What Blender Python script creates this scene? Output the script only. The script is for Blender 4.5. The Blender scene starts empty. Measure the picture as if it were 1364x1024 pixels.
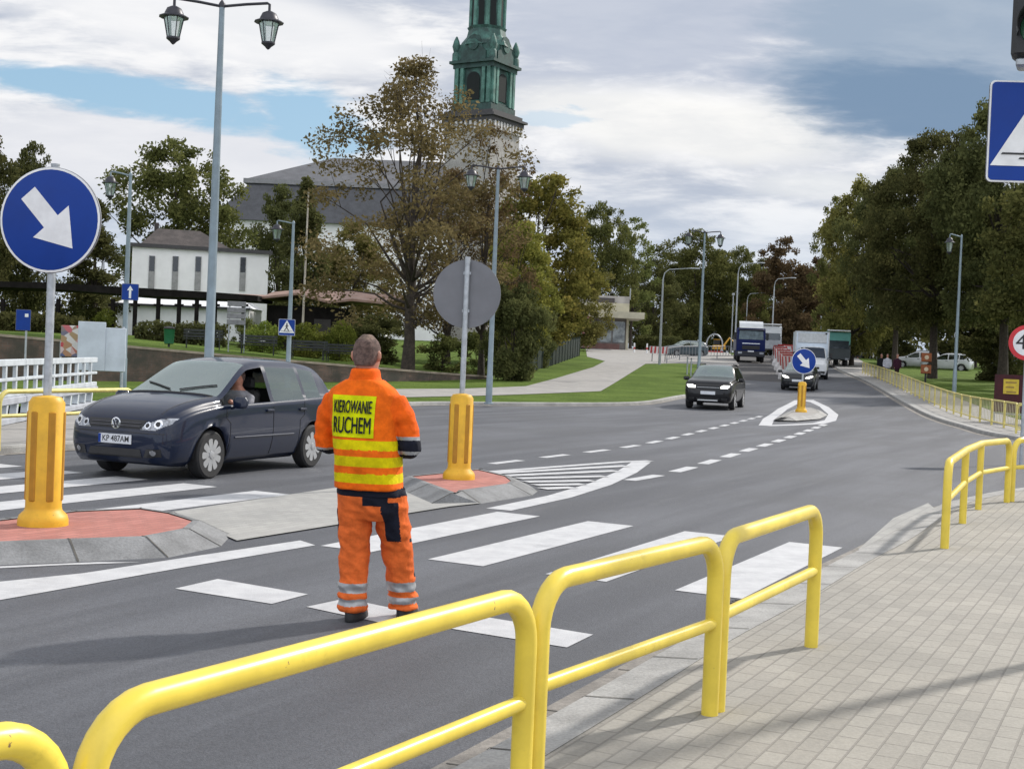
import bpy, math, random
import numpy as np
from mathutils import Vector, Matrix
from mathutils.geometry import tessellate_polygon
from mathutils.bvhtree import BVHTree

random.seed(4); rng = np.random.default_rng(4)
sc = bpy.context.scene
COL = sc.collection
PI = math.pi

# ------------------------------------------------------------------ camera
F, CX, CY, EYE = 1800.0, 682.0, 512.0, 1.68          # focal length in photo pixels, centre, eye height
PITCH, ROLL = math.radians(1.18), math.radians(2.4)
fwv = Vector((0, math.cos(PITCH), -math.sin(PITCH)))
up0 = Vector((1, 0, 0)).cross(fwv)
RV = math.cos(ROLL) * Vector((1, 0, 0)) + math.sin(ROLL) * up0
UV = -math.sin(ROLL) * Vector((1, 0, 0)) + math.cos(ROLL) * up0
cam = bpy.data.cameras.new('camera'); cam.sensor_width = 36; cam.lens = 36 * F / 1364
cam.clip_start = .1; cam.clip_end = 3000
camo = bpy.data.objects.new('camera', cam); COL.objects.link(camo); sc.camera = camo
camo.matrix_world = Matrix(((RV.x, UV.x, -fwv.x, 0), (RV.y, UV.y, -fwv.y, 0), (RV.z, UV.z, -fwv.z, EYE), (0, 0, 0, 1)))

# ------------------------------------------------------------------ light
SUN_AZ, SUN_EL = math.radians(49), math.radians(36)   # azimuth from +Y towards +X
sl = bpy.data.lights.new('sun', 'SUN'); sl.energy = 4.2; sl.angle = math.radians(2.2); sl.color = (1, .95, .88)
slo = bpy.data.objects.new('sun', sl); COL.objects.link(slo)
sd = Vector((math.sin(SUN_AZ) * math.cos(SUN_EL), math.cos(SUN_AZ) * math.cos(SUN_EL), math.sin(SUN_EL)))
slo.rotation_euler = sd.to_track_quat('Z', 'Y').to_euler()
sc.view_settings.view_transform = 'Standard'; sc.view_settings.look = 'None'
sc.view_settings.exposure = 0.0; sc.view_settings.gamma = 1

class NT:
    """tiny node-tree helper"""
    def __init__(s, nt): s.nt = nt; nt.nodes.clear()
    def n(s, t, **kw):
        x = s.nt.nodes.new(t)
        for k, v in kw.items(): setattr(x, k, v)
        return x
    def l(s, a, b): s.nt.links.new(a, b)
    def val(s, sock, v):
        if isinstance(v, bpy.types.NodeSocket): s.l(v, sock)
        elif v is not None: sock.default_value = v
    def math(s, op, a, b=None, c=None, clamp=False):
        x = s.n('ShaderNodeMath', operation=op, use_clamp=clamp)
        for i, v in enumerate((a, b, c)):
            if v is not None: s.val(x.inputs[i], v)
        return x.outputs[0]
    def mix(s, f, a, b, blend='MIX'):
        x = s.n('ShaderNodeMix', data_type='RGBA', blend_type=blend); x.clamp_factor = True
        s.val(x.inputs[0], f)
        for i, v in ((6, a), (7, b)):
            s.val(x.inputs[i], v if isinstance(v, bpy.types.NodeSocket) else (*v[:3], 1))
        return x.outputs[2]
    def noise(s, vec, scale, detail=4, rough=.55, dist=0):
        x = s.n('ShaderNodeTexNoise'); s.val(x.inputs['Vector'], vec)
        x.inputs['Scale'].default_value = scale; x.inputs['Detail'].default_value = detail
        x.inputs['Roughness'].default_value = rough; x.inputs['Distortion'].default_value = dist
        return x.outputs[0]
    def ramp(s, v, a, b):
        x = s.n('ShaderNodeMapRange'); x.interpolation_type = 'SMOOTHSTEP'; s.val(x.inputs[0], v)
        x.inputs[1].default_value = a; x.inputs[2].default_value = b
        return x.outputs[0]

def sky():
    w = bpy.data.worlds.new('World'); sc.world = w; w.use_nodes = True
    t = NT(w.node_tree)
    tc = t.n('ShaderNodeTexCoord'); sep = t.n('ShaderNodeSeparateXYZ'); t.l(tc.outputs['Generated'], sep.inputs[0])
    x, y, z = sep.outputs
    st = t.n('ShaderNodeTexSky', sky_type='NISHITA'); st.sun_disc = False
    st.sun_elevation = SUN_EL; st.sun_rotation = SUN_AZ; st.altitude = 50; st.dust_density = 1.2
    # cloud deck: direction projected on a plane overhead
    den = t.math('ADD', t.math('MAXIMUM', z, 0.0), .10)
    cb = t.n('ShaderNodeCombineXYZ'); t.l(t.math('DIVIDE', x, den), cb.inputs[0]); t.l(t.math('DIVIDE', y, den), cb.inputs[1])
    cv = cb.outputs[0]
    ya = t.math('MAXIMUM', t.math('ABSOLUTE', y), .05)
    sx = t.math('DIVIDE', x, ya); sz = t.math('DIVIDE', z, ya)
    c2 = t.n('ShaderNodeCombineXYZ'); t.l(t.math('MULTIPLY', sx, 1.0), c2.inputs[0]); t.l(t.math('MULTIPLY', sz, 4.2), c2.inputs[1])
    gv = c2.outputs[0]
    front = t.ramp(y, .2, .4)
    pick = lambda a, b: t.math('ADD', t.math('MULTIPLY', a, front), t.math('MULTIPLY', b, t.math('SUBTRACT', 1.0, front)))
    n1 = pick(t.noise(gv, 7, 7, .58, .4), t.noise(cv, .7, 6, .55)); n2 = pick(t.noise(gv, 22, 6, .6, .3), t.noise(cv, 2.0, 5, .55)); n3 = t.noise(cv, .9, 7, .6, .2)
    def blob(cx, cz, rx, rz, k=.6, tilt=0.0):
        ex = t.math('DIVIDE', t.math('SUBTRACT', sx, cx), rx)
        zz = t.math('ADD', sz, t.math('MULTIPLY', t.math('SUBTRACT', sx, cx), tilt)) if tilt else sz
        ez = t.math('DIVIDE', t.math('SUBTRACT', zz, cz), rz)
        r = t.math('SQRT', t.math('ADD', t.math('MULTIPLY', ex, ex), t.math('MULTIPLY', ez, ez)))
        nn = t.math('ADD', t.math('MULTIPLY', t.math('SUBTRACT', n1, .5), 2.2), t.math('MULTIPLY', t.math('SUBTRACT', n2, .5), 1.2))
        r = t.math('ADD', r, t.math('MULTIPLY', nn, k))
        return t.math('MULTIPLY', t.ramp(r, 1.15, .55), front)
    # shades of cloud
    white, grey, dark, pale = (.93, .93, .94), (.48, .53, .63), (.20, .30, .44), (.56, .65, .77)
    shade = t.math('ADD', t.math('MULTIPLY', n1, .55), t.math('ADD', t.math('MULTIPLY', n3, .25), t.math('MULTIPLY', n2, .2)))
    col = t.mix(t.ramp(shade, .40, .60), grey, white)
    low = t.math('MULTIPLY', t.ramp(sz, .15, .06), .55)
    col = t.mix(low, col, pale)
    col = t.mix(t.math('MULTIPLY', blob(.08, .26, .17, .075, .5), .85), col, (.50, .55, .66))
    col = t.mix(t.math('MULTIPLY', blob(.12, .176, .14, .030, .6, .05), .72), col, (.97, .96, .93))
    col = t.mix(t.math('MULTIPLY', blob(-.22, .235, .16, .03, .5, .12), .8), col, white)
    col = t.mix(t.math('MULTIPLY', blob(-.26, .135, .17, .038, .35, .05), .85), col, (.80, .81, .85))
    col = t.mix(t.math('MULTIPLY', blob(.335, .235, .165, .09, .5), .88), col, (.34, .43, .55))
    col = t.mix(t.math('MULTIPLY', blob(.30, .20, .11, .035, .5), .95), col, dark)
    col = t.mix(t.math('MULTIPLY', blob(.23, .135, .07, .012, .6), .7), col, (.80, .82, .84))
    blue = t.math('MAXIMUM', blob(-.30, .182, .17, .017, .85, .12), t.math('MAXIMUM', blob(-.155, .168, .055, .03, .8, .3), t.math('MULTIPLY', blob(.025, .173, .022, .008, 2.2), .45)))
    blue = t.math('MULTIPLY', blue, t.math('GREATER_THAN', y, 0.0))
    gapn = t.math('MULTIPLY', t.ramp(n3, .62, .72), .6)
    gap = t.math('MAXIMUM', blue, t.math('MULTIPLY', gapn, t.math('LESS_THAN', y, 0.0)))
    bsky = t.n('ShaderNodeBackground'); t.l(st.outputs[0], bsky.inputs[0]); bsky.inputs[1].default_value = .13
    bcl = t.n('ShaderNodeBackground'); t.l(col, bcl.inputs[0]); t.l(t.math('ADD', 1.03, t.math('MULTIPLY', t.ramp(y, .05, -.5), .8)), bcl.inputs[1])   # clouds opposite the sun are front lit
    ms = t.n('ShaderNodeMixShader'); t.l(gap, ms.inputs[0]); t.l(bcl.outputs[0], ms.inputs[1])
    # thin veil of cloud over the blue
    bv = t.n('ShaderNodeBackground'); bv.inputs[0].default_value = (.40, .68, .92, 1); bv.inputs[1].default_value = .85
    m2 = t.n('ShaderNodeMixShader'); m2.inputs[0].default_value = .6; t.l(bsky.outputs[0], m2.inputs[1]); t.l(bv.outputs[0], m2.inputs[2])
    t.l(m2.outputs[0], ms.inputs[2])
    o = t.n('ShaderNodeOutputWorld'); t.l(ms.outputs[0], o.inputs[0])
sky()

# ------------------------------------------------------------------ pixels -> places
def gz(Y):
    Y = min(Y, 150.0)
    return .03 * ((Y - 50) + math.sqrt((Y - 50) ** 2 + 25)) / 2
def ray(px, py): return fwv + RV * ((px - CX) / F) - UV * ((py - CY) / F)
def D(px, py, Y):
    d = ray(px, py); return Vector((0, 0, EYE)) + d * (Y / d.y)
def G(px, py, dz=0.0):
    d = ray(px, py); t = .5
    while t < 500:
        q = Vector((0, 0, EYE)) + d * t
        if q.z < gz(q.y) + dz: break
        t += .05
    return q
def XY(px, py, Y): q = D(px, py, Y); return (q.x, q.y)

# ------------------------------------------------------------------ materials
MATS = {}
def M(name, col, rough=.6, var=.12, scale=6.0, bump=0.0, metal=0.0, coat=0.0, spec=.5, col2=None, fine=None, chips=None):
    if name in MATS: return MATS[name]
    m = bpy.data.materials.new(name); m.use_nodes = True; t = NT(m.node_tree); MATS[name] = m
    tc = t.n('ShaderNodeTexCoord'); v = tc.outputs['Object']
    p = t.n('ShaderNodeBsdfPrincipled')
    n = t.noise(v, scale, 6, .6)
    c2 = col2 or tuple(max(0, c * (1 - var * 1.6)) for c in col)
    c1 = tuple(min(1, c * (1 + var)) for c in col)
    c = t.mix(t.ramp(n, .3, .7), c2, c1)
    if fine:
        n2 = t.noise(v, fine, 3, .7)
        c = t.mix(t.ramp(n2, .25, .75), t.mix(1.0, c, (.68, .68, .68), 'MULTIPLY'), c)
    if chips:                                             # scuffs and chips through the paint
        k = t.noise(v, 26, 5, .7); k2 = t.noise(v, 2.2, 3, .6)
        c = t.mix(t.ramp(t.math('ADD', k, t.math('MULTIPLY', k2, .35)), .88, .93), c, chips)
        c = t.mix(t.math('MULTIPLY', t.ramp(t.noise(v, 7, 6, .75), .55, .72), .35), c, tuple(x * .62 for x in col))
    t.l(c, p.inputs['Base Color'])
    t.l(t.math('ADD', rough - .06, t.math('MULTIPLY', n, .12)), p.inputs['Roughness'])
    p.inputs['Metallic'].default_value = metal; p.inputs['Coat Weight'].default_value = coat
    p.inputs['Coat Roughness'].default_value = .05
    p.inputs['Specular IOR Level'].default_value = spec
    if bump:
        b = t.n('ShaderNodeBump'); b.inputs['Strength'].default_value = bump; b.inputs['Distance'].default_value = .02
        t.l(t.noise(v, fine or scale * 5, 4, .7), b.inputs['Height']); t.l(b.outputs[0], p.inputs['Normal'])
    o = t.n('ShaderNodeOutputMaterial'); t.l(p.outputs[0], o.inputs[0])
    return m

def glass_mat(name, tint, alpha, rough=.03):
    if name in MATS: return MATS[name]
    m = bpy.data.materials.new(name); m.use_nodes = True; t = NT(m.node_tree); MATS[name] = m
    tr = t.n('ShaderNodeBsdfTransparent'); tr.inputs[0].default_value = (*tint, 1)
    gl = t.n('ShaderNodeBsdfGlossy'); gl.inputs['Roughness'].default_value = rough
    gl.inputs[0].default_value = (.86, .97, .93, 1)
    fr = t.n('ShaderNodeFresnel'); fr.inputs[0].default_value = 1.5
    tc = t.n('ShaderNodeTexCoord'); n = t.noise(tc.outputs['Object'], 3, 3)
    f = t.math('ADD', fr.outputs[0], t.math('ADD', alpha * .45, t.math('MULTIPLY', n, alpha * .05)), clamp=True)
    mx = t.n('ShaderNodeMixShader'); t.l(f, mx.inputs[0]); t.l(tr.outputs[0], mx.inputs[1]); t.l(gl.outputs[0], mx.inputs[2])
    o = t.n('ShaderNodeOutputMaterial'); t.l(mx.outputs[0], o.inputs[0])
    return m

def leaf_mat(name, cols, trans=.3):
    m = bpy.data.materials.new(name); m.use_nodes = True; t = NT(m.node_tree)
    g = t.n('ShaderNodeNewGeometry'); tc = t.n('ShaderNodeTexCoord'); oi = t.n('ShaderNodeObjectInfo')
    cr = t.n('ShaderNodeValToRGB'); e = cr.color_ramp.elements
    for i, c in enumerate(cols):
        el = e[i] if i < 2 else e.new(i / (len(cols) - 1))
        el.position = i / (len(cols) - 1); el.color = (*c, 1)
    n = t.noise(tc.outputs['Object'], .45, 4, .6)
    f = t.math('ADD', t.math('MULTIPLY', g.outputs['Random Per Island'], .45), t.math('MULTIPLY', t.ramp(n, .3, .7), .55))
    t.l(f, cr.inputs[0])
    hs = t.n('ShaderNodeHueSaturation'); t.l(cr.outputs[0], hs.inputs['Color'])
    t.l(t.math('ADD', .8, t.math('MULTIPLY', oi.outputs['Random'], .4)), hs.inputs['Value'])
    t.l(t.math('ADD', .485, t.math('MULTIPLY', oi.outputs['Random'], .03)), hs.inputs['Hue'])
    d = t.n('ShaderNodeBsdfDiffuse'); tl = t.n('ShaderNodeBsdfTranslucent')
    t.l(hs.outputs[0], d.inputs[0]); t.l(hs.outputs[0], tl.inputs[0])
    mx = t.n('ShaderNodeMixShader'); mx.inputs[0].default_value = trans
    t.l(d.outputs[0], mx.inputs[1]); t.l(tl.outputs[0], mx.inputs[2])
    o = t.n('ShaderNodeOutputMaterial'); t.l(mx.outputs[0], o.inputs[0])
    return m

def ground_mat(name, kind):
    m = bpy.data.materials.new(name); m.use_nodes = True; t = NT(m.node_tree)
    tc = t.n('ShaderNodeTexCoord'); v = tc.outputs['Object']; p = t.n('ShaderNodeBsdfPrincipled')
    mp = t.n('ShaderNodeMapping'); t.l(v, mp.inputs[0]); mp.inputs['Rotation'].default_value = (0, 0, math.radians(64.2) * -1)
    rv = mp.outputs[0]                                    # x runs along the road
    b = t.n('ShaderNodeBump'); b.inputs['Distance'].default_value = .01
    if kind == 'asphalt':
        sm = t.n('ShaderNodeMapping'); t.l(rv, sm.inputs[0]); sm.inputs['Scale'].default_value = (.08, 1.0, 1)
        tracks = t.noise(sm.outputs[0], 1.1, 4, .6); patch = t.noise(v, .25, 5, .6)
        fine = t.noise(v, 95, 3, .75); mid = t.noise(v, 18, 5, .7)
        c = t.mix(t.ramp(tracks, .35, .65), (.064, .068, .080), (.112, .118, .134))
        c = t.mix(t.math('MULTIPLY', t.ramp(patch, .45, .60), .55), c, (.070, .073, .082))
        stain = t.noise(v, 1.6, 7, .75); c = t.mix(t.math('MULTIPLY', t.ramp(stain, .60, .70), .45), c, (.055, .056, .060))
        dust = t.noise(sm.outputs[0], 2.3, 6, .7); c = t.mix(t.math('MULTIPLY', t.ramp(dust, .56, .70), .35), c, (.15, .152, .158))
        c = t.mix(t.ramp(mid, .3, .7), t.mix(1, c, (.88, .88, .88), 'MULTIPLY'), c)
        c = t.mix(t.ramp(fine, .3, .68), t.mix(1, c, (.62, .62, .62), 'MULTIPLY'), t.mix(1, c, (1.22, 1.22, 1.22), 'MULTIPLY'))
        t.l(fine, b.inputs['Height']); b.inputs['Strength'].default_value = .55
        p.inputs['Roughness'].default_value = .62; p.inputs['Specular IOR Level'].default_value = .5
    elif kind == 'newasphalt':
        c = t.mix(t.noise(v, 3, 6, .7), (.028, .027, .028), (.06, .056, .056)); p.inputs['Roughness'].default_value = .8
        t.l(t.noise(v, 60, 3), b.inputs['Height']); b.inputs['Strength'].default_value = .5
    elif kind in ('pavers', 'redpavers', 'paleslabs', 'greypavers'):
        bt = t.n('ShaderNodeTexBrick'); t.l(rv, bt.inputs['Vector']); bt.inputs['Scale'].default_value = 1
        W, Hh = {'pavers': (.20, .10), 'redpavers': (.20, .10), 'greypavers': (.20, .10), 'paleslabs': (.35, .35)}[kind]
        bt.inputs['Brick Width'].default_value = W; bt.inputs['Row Height'].default_value = Hh
        bt.inputs['Mortar Size'].default_value = .006; bt.inputs['Mortar Smooth'].default_value = .3; bt.inputs['Bias'].default_value = 0
        cs = {'pavers': ((.305, .286, .250), (.355, .334, .292), (.245, .228, .200)), 'redpavers': ((.40, .15, .12), (.50, .20, .165), (.30, .15, .13)),
              'greypavers': ((.34, .335, .32), (.39, .385, .365), (.31, .305, .29)), 'paleslabs': ((.315, .302, .285), (.36, .345, .325), (.265, .255, .24))}[kind]
        bt.inputs['Color1'].default_value = (*cs[0], 1); bt.inputs['Color2'].default_value = (*cs[1], 1); bt.inputs['Mortar'].default_value = (*cs[2], 1)
        n = t.noise(v, .8, 6, .65); c = t.mix(t.ramp(n, .35, .68), t.mix(1, bt.outputs[0], (.84, .85, .86), 'MULTIPLY'), bt.outputs[0])
        n2 = t.noise(v, 60, 3, .7); c = t.mix(t.ramp(n2, .3, .7), t.mix(1, c, (.84, .84, .84), 'MULTIPLY'), c)
        n3 = t.noise(v, 5, 5, .7); c = t.mix(t.math('MULTIPLY', t.ramp(n3, .62, .75), .35), c, (.22, .20, .18))
        h = t.math('ADD', t.math('MULTIPLY', bt.outputs[1], -1.0), t.math('MULTIPLY', n2, .25))
        t.l(h, b.inputs['Height']); b.inputs['Strength'].default_value = .55
        p.inputs['Roughness'].default_value = .85
    elif kind == 'grass':
        n = t.noise(v, .35, 6, .65); n2 = t.noise(v, 9, 5, .75)
        c = t.mix(t.ramp(n, .3, .7), (.085, .135, .022), (.15, .215, .042))
        c = t.mix(t.ramp(n2, .3, .7), t.mix(1, c, (.55, .6, .55), 'MULTIPLY'), c)
        t.l(n2, b.inputs['Height']); b.inputs['Strength'].default_value = 1; b.inputs['Distance'].default_value = .08
        p.inputs['Roughness'].default_value = .95; p.inputs['Specular IOR Level'].default_value = .1
    elif kind == 'earth':
        n = t.noise(v, .3, 6, .65); c = t.mix(t.ramp(n, .3, .7), (.05, .065, .025), (.08, .10, .04))
        t.l(t.noise(v, 8, 5), b.inputs['Height']); b.inputs['Strength'].default_value = .8; p.inputs['Roughness'].default_value = .95
    elif kind == 'paint':
        n = t.noise(v, 4, 6, .7); n2 = t.noise(v, 90, 3, .7)
        c = t.mix(t.ramp(n, .3, .7), (.43, .435, .45), (.54, .545, .555))
        c = t.mix(t.math('MULTIPLY', t.ramp(n2, .60, .72), .5), c, (.25, .25, .26)); n3 = t.noise(v, 1.3, 8, .8); c = t.mix(t.math('MULTIPLY', t.ramp(n3, .55, .68), .45), c, (.27, .275, .285))
        t.l(n2, b.inputs['Height']); b.inputs['Strength'].default_value = .4; p.inputs['Roughness'].default_value = .55
    t.l(c, p.inputs['Base Color']); t.l(b.outputs[0], p.inputs['Normal'])
    o = t.n('ShaderNodeOutputMaterial'); t.l(p.outputs[0], o.inputs[0])
    return m

def brick_mat():
    m = bpy.data.materials.new('old brick'); m.use_nodes = True; t = NT(m.node_tree)
    tc = t.n('ShaderNodeTexCoord'); mp = t.n('ShaderNodeMapping'); t.l(tc.outputs['Object'], mp.inputs[0]); mp.inputs['Rotation'].default_value = (PI / 2, 0, 0)
    bt = t.n('ShaderNodeTexBrick'); t.l(mp.outputs[0], bt.inputs['Vector']); bt.inputs['Scale'].default_value = 1
    bt.inputs['Brick Width'].default_value = .26; bt.inputs['Row Height'].default_value = .085; bt.inputs['Mortar Size'].default_value = .008
    bt.inputs['Color1'].default_value = (.17, .105, .08, 1); bt.inputs['Color2'].default_value = (.11, .075, .06, 1); bt.inputs['Mortar'].default_value = (.12, .11, .10, 1)
    n = t.noise(tc.outputs['Object'], 1.2, 6, .7); c = t.mix(t.ramp(n, .35, .65), bt.outputs[0], (.06, .055, .045))
    p = t.n('ShaderNodeBsdfPrincipled'); t.l(c, p.inputs['Base Color']); p.inputs['Roughness'].default_value = .9
    o = t.n('ShaderNodeOutputMaterial'); t.l(p.outputs[0], o.inputs[0]); return m

YEL = M('yellow enamel', (.76, .58, .065), .36, .08, 4, coat=.12, chips=(.20, .12, .06))
YEL2 = M('bollard plastic yellow', (.70, .39, .015), .5, .10, 4, chips=(.22, .15, .05))
PALEY = M('weathered yellow rail', (.62, .53, .16), .5, .12, 6)
GALV = M('galvanised steel', (.42, .45, .48), .45, .12, 14, metal=.55)
POLE = M('blue grey lamp paint', (.20, .255, .29), .42, .08, 5, metal=.25)
DPOLE = M('dark lamp head metal', (.035, .035, .045), .45, .1, 9, metal=.3)
SIGNB = M('sign blue', (.001, .036, .25), .5, .06, 3, spec=.3)
SIGNW = M('sign white', (.74, .75, .76), .4, .06, 7)
SIGNG = M('sign back grey', (.16, .165, .18), .5, .06, 4, metal=.2)
SIGNR = M('sign red', (.55, .02, .03), .4, .08, 5)
BLACK = M('black plastic', (.015, .015, .017), .45, .1, 9)
RUBBER = M('tyre rubber', (.018, .018, .019), .8, .15, 20)
CONC = M('kerb concrete', (.37, .365, .35), .85, .14, 3, bump=.3, fine=60)
CONCD = M('grey kerb stone', (.22, .225, .23), .8, .18, 2.5, bump=.3, fine=50)
GUTTER = M('gutter stone', (.27, .25, .225), .85, .2, 3, bump=.4, fine=40)
WHITEW = M('white plaster', (.80, .80, .80), .85, .04, .8)
GRASS = ground_mat('lawn grass', 'grass'); PAINT = ground_mat('road paint', 'paint')
PAVERS = ground_mat('beige pavers', 'pavers'); RPAVERS = ground_mat('red pavers', 'redpavers'); SLABS = ground_mat('pale slabs', 'paleslabs')
ASPH = ground_mat('asphalt', 'asphalt'); NASPH = ground_mat('fresh asphalt', 'newasphalt'); EARTH = ground_mat('rough ground', 'earth')
BRICK = brick_mat()
BARK = M('bark', (.055, .042, .032), .9, .3, 6, bump=.8, fine=18)
CHROME = M('chrome', (.75, .76, .78), .15, .03, 5, metal=1)
PLATEW = M('plate white', (.62, .64, .68), .4, .05, 9)

# ------------------------------------------------------------------ mesh building
class MB:
    def __init__(s): s.v = []; s.f = []; s.m = []
    def add(s, vs, fs, mi=0):
        o = len(s.v); s.v += [tuple(p) for p in vs]; s.f += [tuple(i + o for i in f) for f in fs]; s.m += [mi] * len(fs); return s
    def box(s, c, size, rz=0, mi=0, bev=0.0, tilt=None):
        hx, hy, hz = size[0] / 2, size[1] / 2, size[2] / 2
        R = Matrix.Rotation(rz, 3, 'Z')
        if tilt is not None: R = R @ tilt
        if bev <= 0:
            vs = [Vector((x, y, z)) for z in (-hz, hz) for x, y in ((-hx, -hy), (hx, -hy), (hx, hy), (-hx, hy))]
            fs = [(3, 2, 1, 0), (4, 5, 6, 7), (0, 1, 5, 4), (1, 2, 6, 5), (2, 3, 7, 6), (3, 0, 4, 7)]
        else:
            b = min(bev, hx * .9, hy * .9, hz * .9); rings = []
            for z, k in ((-hz, b), (-hz + b, 0), (hz - b, 0), (hz, b)):
                x, y = hx - k, hy - k
                rings.append([(-x + b, -y, z), (x - b, -y, z), (x, -y + b, z), (x, y - b, z), (x - b, y, z), (-x + b, y, z), (-x, y - b, z), (-x, -y + b, z)])
            vs = [Vector(p) for r in rings for p in r]; fs = [tuple(range(7, -1, -1)), tuple(range(24, 32))]
            for k in range(3):
                for i in range(8): j = (i + 1) % 8; fs.append((k * 8 + i, k * 8 + j, k * 8 + 8 + j, k * 8 + 8 + i))
        s.add([R @ p + Vector(c) for p in vs], fs, mi); return s
    def tube(s, path, r, n=10, mi=0, cap=True, closed=False):
        P = [Vector(p) for p in path]; N = len(P)
        rs = [r] * N if not hasattr(r, '__len__') else list(r)
        tg = []
        for i in range(N):
            a = P[i - 1] if (i or closed) else P[0]; b = P[(i + 1) % N] if (i < N - 1 or closed) else P[-1]
            d = b - a; tg.append(d.normalized() if d.length > 1e-9 else Vector((0, 0, 1)))
        x = tg[0].orthogonal().normalized(); vs = []
        for i in range(N):
            x = (x - tg[i] * x.dot(tg[i])).normalized(); y = tg[i].cross(x)
            rr = rs[i]; rx, ry = rr if hasattr(rr, '__len__') else (rr, rr)
            for k in range(n):
                a = 2 * PI * k / n; vs.append(P[i] + x * (rx * math.cos(a)) + y * (ry * math.sin(a)))
        fs = []
        for i in range(N if closed else N - 1):
            j = (i + 1) % N
            for k in range(n): q = (k + 1) % n; fs.append((i * n + k, i * n + q, j * n + q, j * n + k))
        if cap and not closed: fs.append(tuple(range(n - 1, -1, -1))); fs.append(tuple((N - 1) * n + k for k in range(n)))
        s.add(vs, fs, mi); return s
    def lathe(s, prof, c=(0, 0, 0), n=24, mi=0, axis='Z', capends=True):
        vs = []
        for r, h in prof:
            for k in range(n):
                a = 2 * PI * k / n; p = (r * math.cos(a), r * math.sin(a), h)
                if axis == 'Y': p = (p[0], p[2], p[1])
                if axis == 'X': p = (p[2], p[0], p[1])
                vs.append(Vector(p) + Vector(c))
        fs = []
        for i in range(len(prof) - 1):
            for k in range(n): q = (k + 1) % n; fs.append((i * n + k, i * n + q, (i + 1) * n + q, (i + 1) * n + k))
        if capends: fs.append(tuple(range(n - 1, -1, -1))); fs.append(tuple((len(prof) - 1) * n + k for k in range(n)))
        s.add(vs, fs, mi); return s
    def prism(s, poly, h0, h1, mi=0, to=None):
        """extrude a flat polygon from h0 to h1; 'to' maps (x, y, h) to a point"""
        to = to or (lambda x, y, h: (x, y, h)); n = len(poly)
        tri = tessellate_polygon([[Vector((p[0], p[1], 0)) for p in poly]])
        vs = [to(p[0], p[1], h0) for p in poly] + [to(p[0], p[1], h1) for p in poly]
        fs = [tuple(t) for t in tri] + [tuple(i + n for i in t) for t in tri]
        fs += [(i, (i + 1) % n, (i + 1) % n + n, i + n) for i in range(n)]
        s.add(vs, fs, mi); return s
    def build(s, name, mats, parent=None, smooth=True, angle=40):
        me = bpy.data.meshes.new(name); me.from_pydata([tuple(p) for p in s.v], [], s.f)
        mats = mats if isinstance(mats, (list, tuple)) else [mats]
        for m in mats: me.materials.append(m)
        if len(mats) > 1: me.polygons.foreach_set('material_index', s.m)
        import bmesh
        bm = bmesh.new(); bm.from_mesh(me); bmesh.ops.recalc_face_normals(bm, faces=bm.faces)
        if smooth:
            th = math.radians(angle)
            for f in bm.faces: f.smooth = True
            for e in bm.edges:
                if len(e.link_faces) == 2 and e.calc_face_angle(0) > th: e.smooth = False
        bm.to_mesh(me); bm.free()
        o = bpy.data.objects.new(name, me); COL.objects.link(o)
        if parent: o.parent = parent
        return o

def tag(o, label, cat, group=None):
    o['label'] = label; o['category'] = cat
    if group: o['group'] = group
    return o
def thing(name, label, cat, loc=(0, 0, 0), rz=0, group=None):
    o = bpy.data.objects.new(name, None); COL.objects.link(o); o.location = loc; o.rotation_euler = (0, 0, rz)
    o.empty_display_size = .2
    return tag(o, label, cat, group)
def struct(o): o['kind'] = 'structure'; return o
def kids(o): return list(o.children)
def copy_tree(o, parent=None):
    c = o.copy(); COL.objects.link(c)
    if parent: c.parent = parent
    for ch in kids(o): copy_tree(ch, c)
    return c
def place(proto, used, loc, rz, label, group=None, scale=None):
    o = proto if not used else copy_tree(proto)
    o.location = loc; o.rotation_euler = (0, 0, rz); o['label'] = label
    if group: o['group'] = group
    if scale: o.scale = scale
    return o

def remesh(mb, name, mats, parent, voxel=.012, smooth=4, matfn=None, factor=.5):
    me = bpy.data.meshes.new('t'); me.from_pydata([tuple(p) for p in mb.v], [], mb.f)
    o = bpy.data.objects.new('t', me); COL.objects.link(o)
    m = o.modifiers.new('r', 'REMESH'); m.mode = 'VOXEL'; m.voxel_size = voxel; m.adaptivity = 0
    if smooth: s2 = o.modifiers.new('s', 'SMOOTH'); s2.factor = factor; s2.iterations = smooth
    dg = bpy.context.evaluated_depsgraph_get(); dg.update()
    nm = bpy.data.meshes.new_from_object(o.evaluated_get(dg)); nm.name = name
    bpy.data.objects.remove(o); bpy.data.meshes.remove(me)
    nm.materials.clear()
    mats = mats if isinstance(mats, (list, tuple)) else [mats]
    for x in mats: nm.materials.append(x)
    nm.polygons.foreach_set('use_smooth', [True] * len(nm.polygons))
    if matfn: nm.polygons.foreach_set('material_index', [matfn(p.center) for p in nm.polygons])
    r = bpy.data.objects.new(name, nm); COL.objects.link(r)
    if parent: r.parent = parent
    return r

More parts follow.
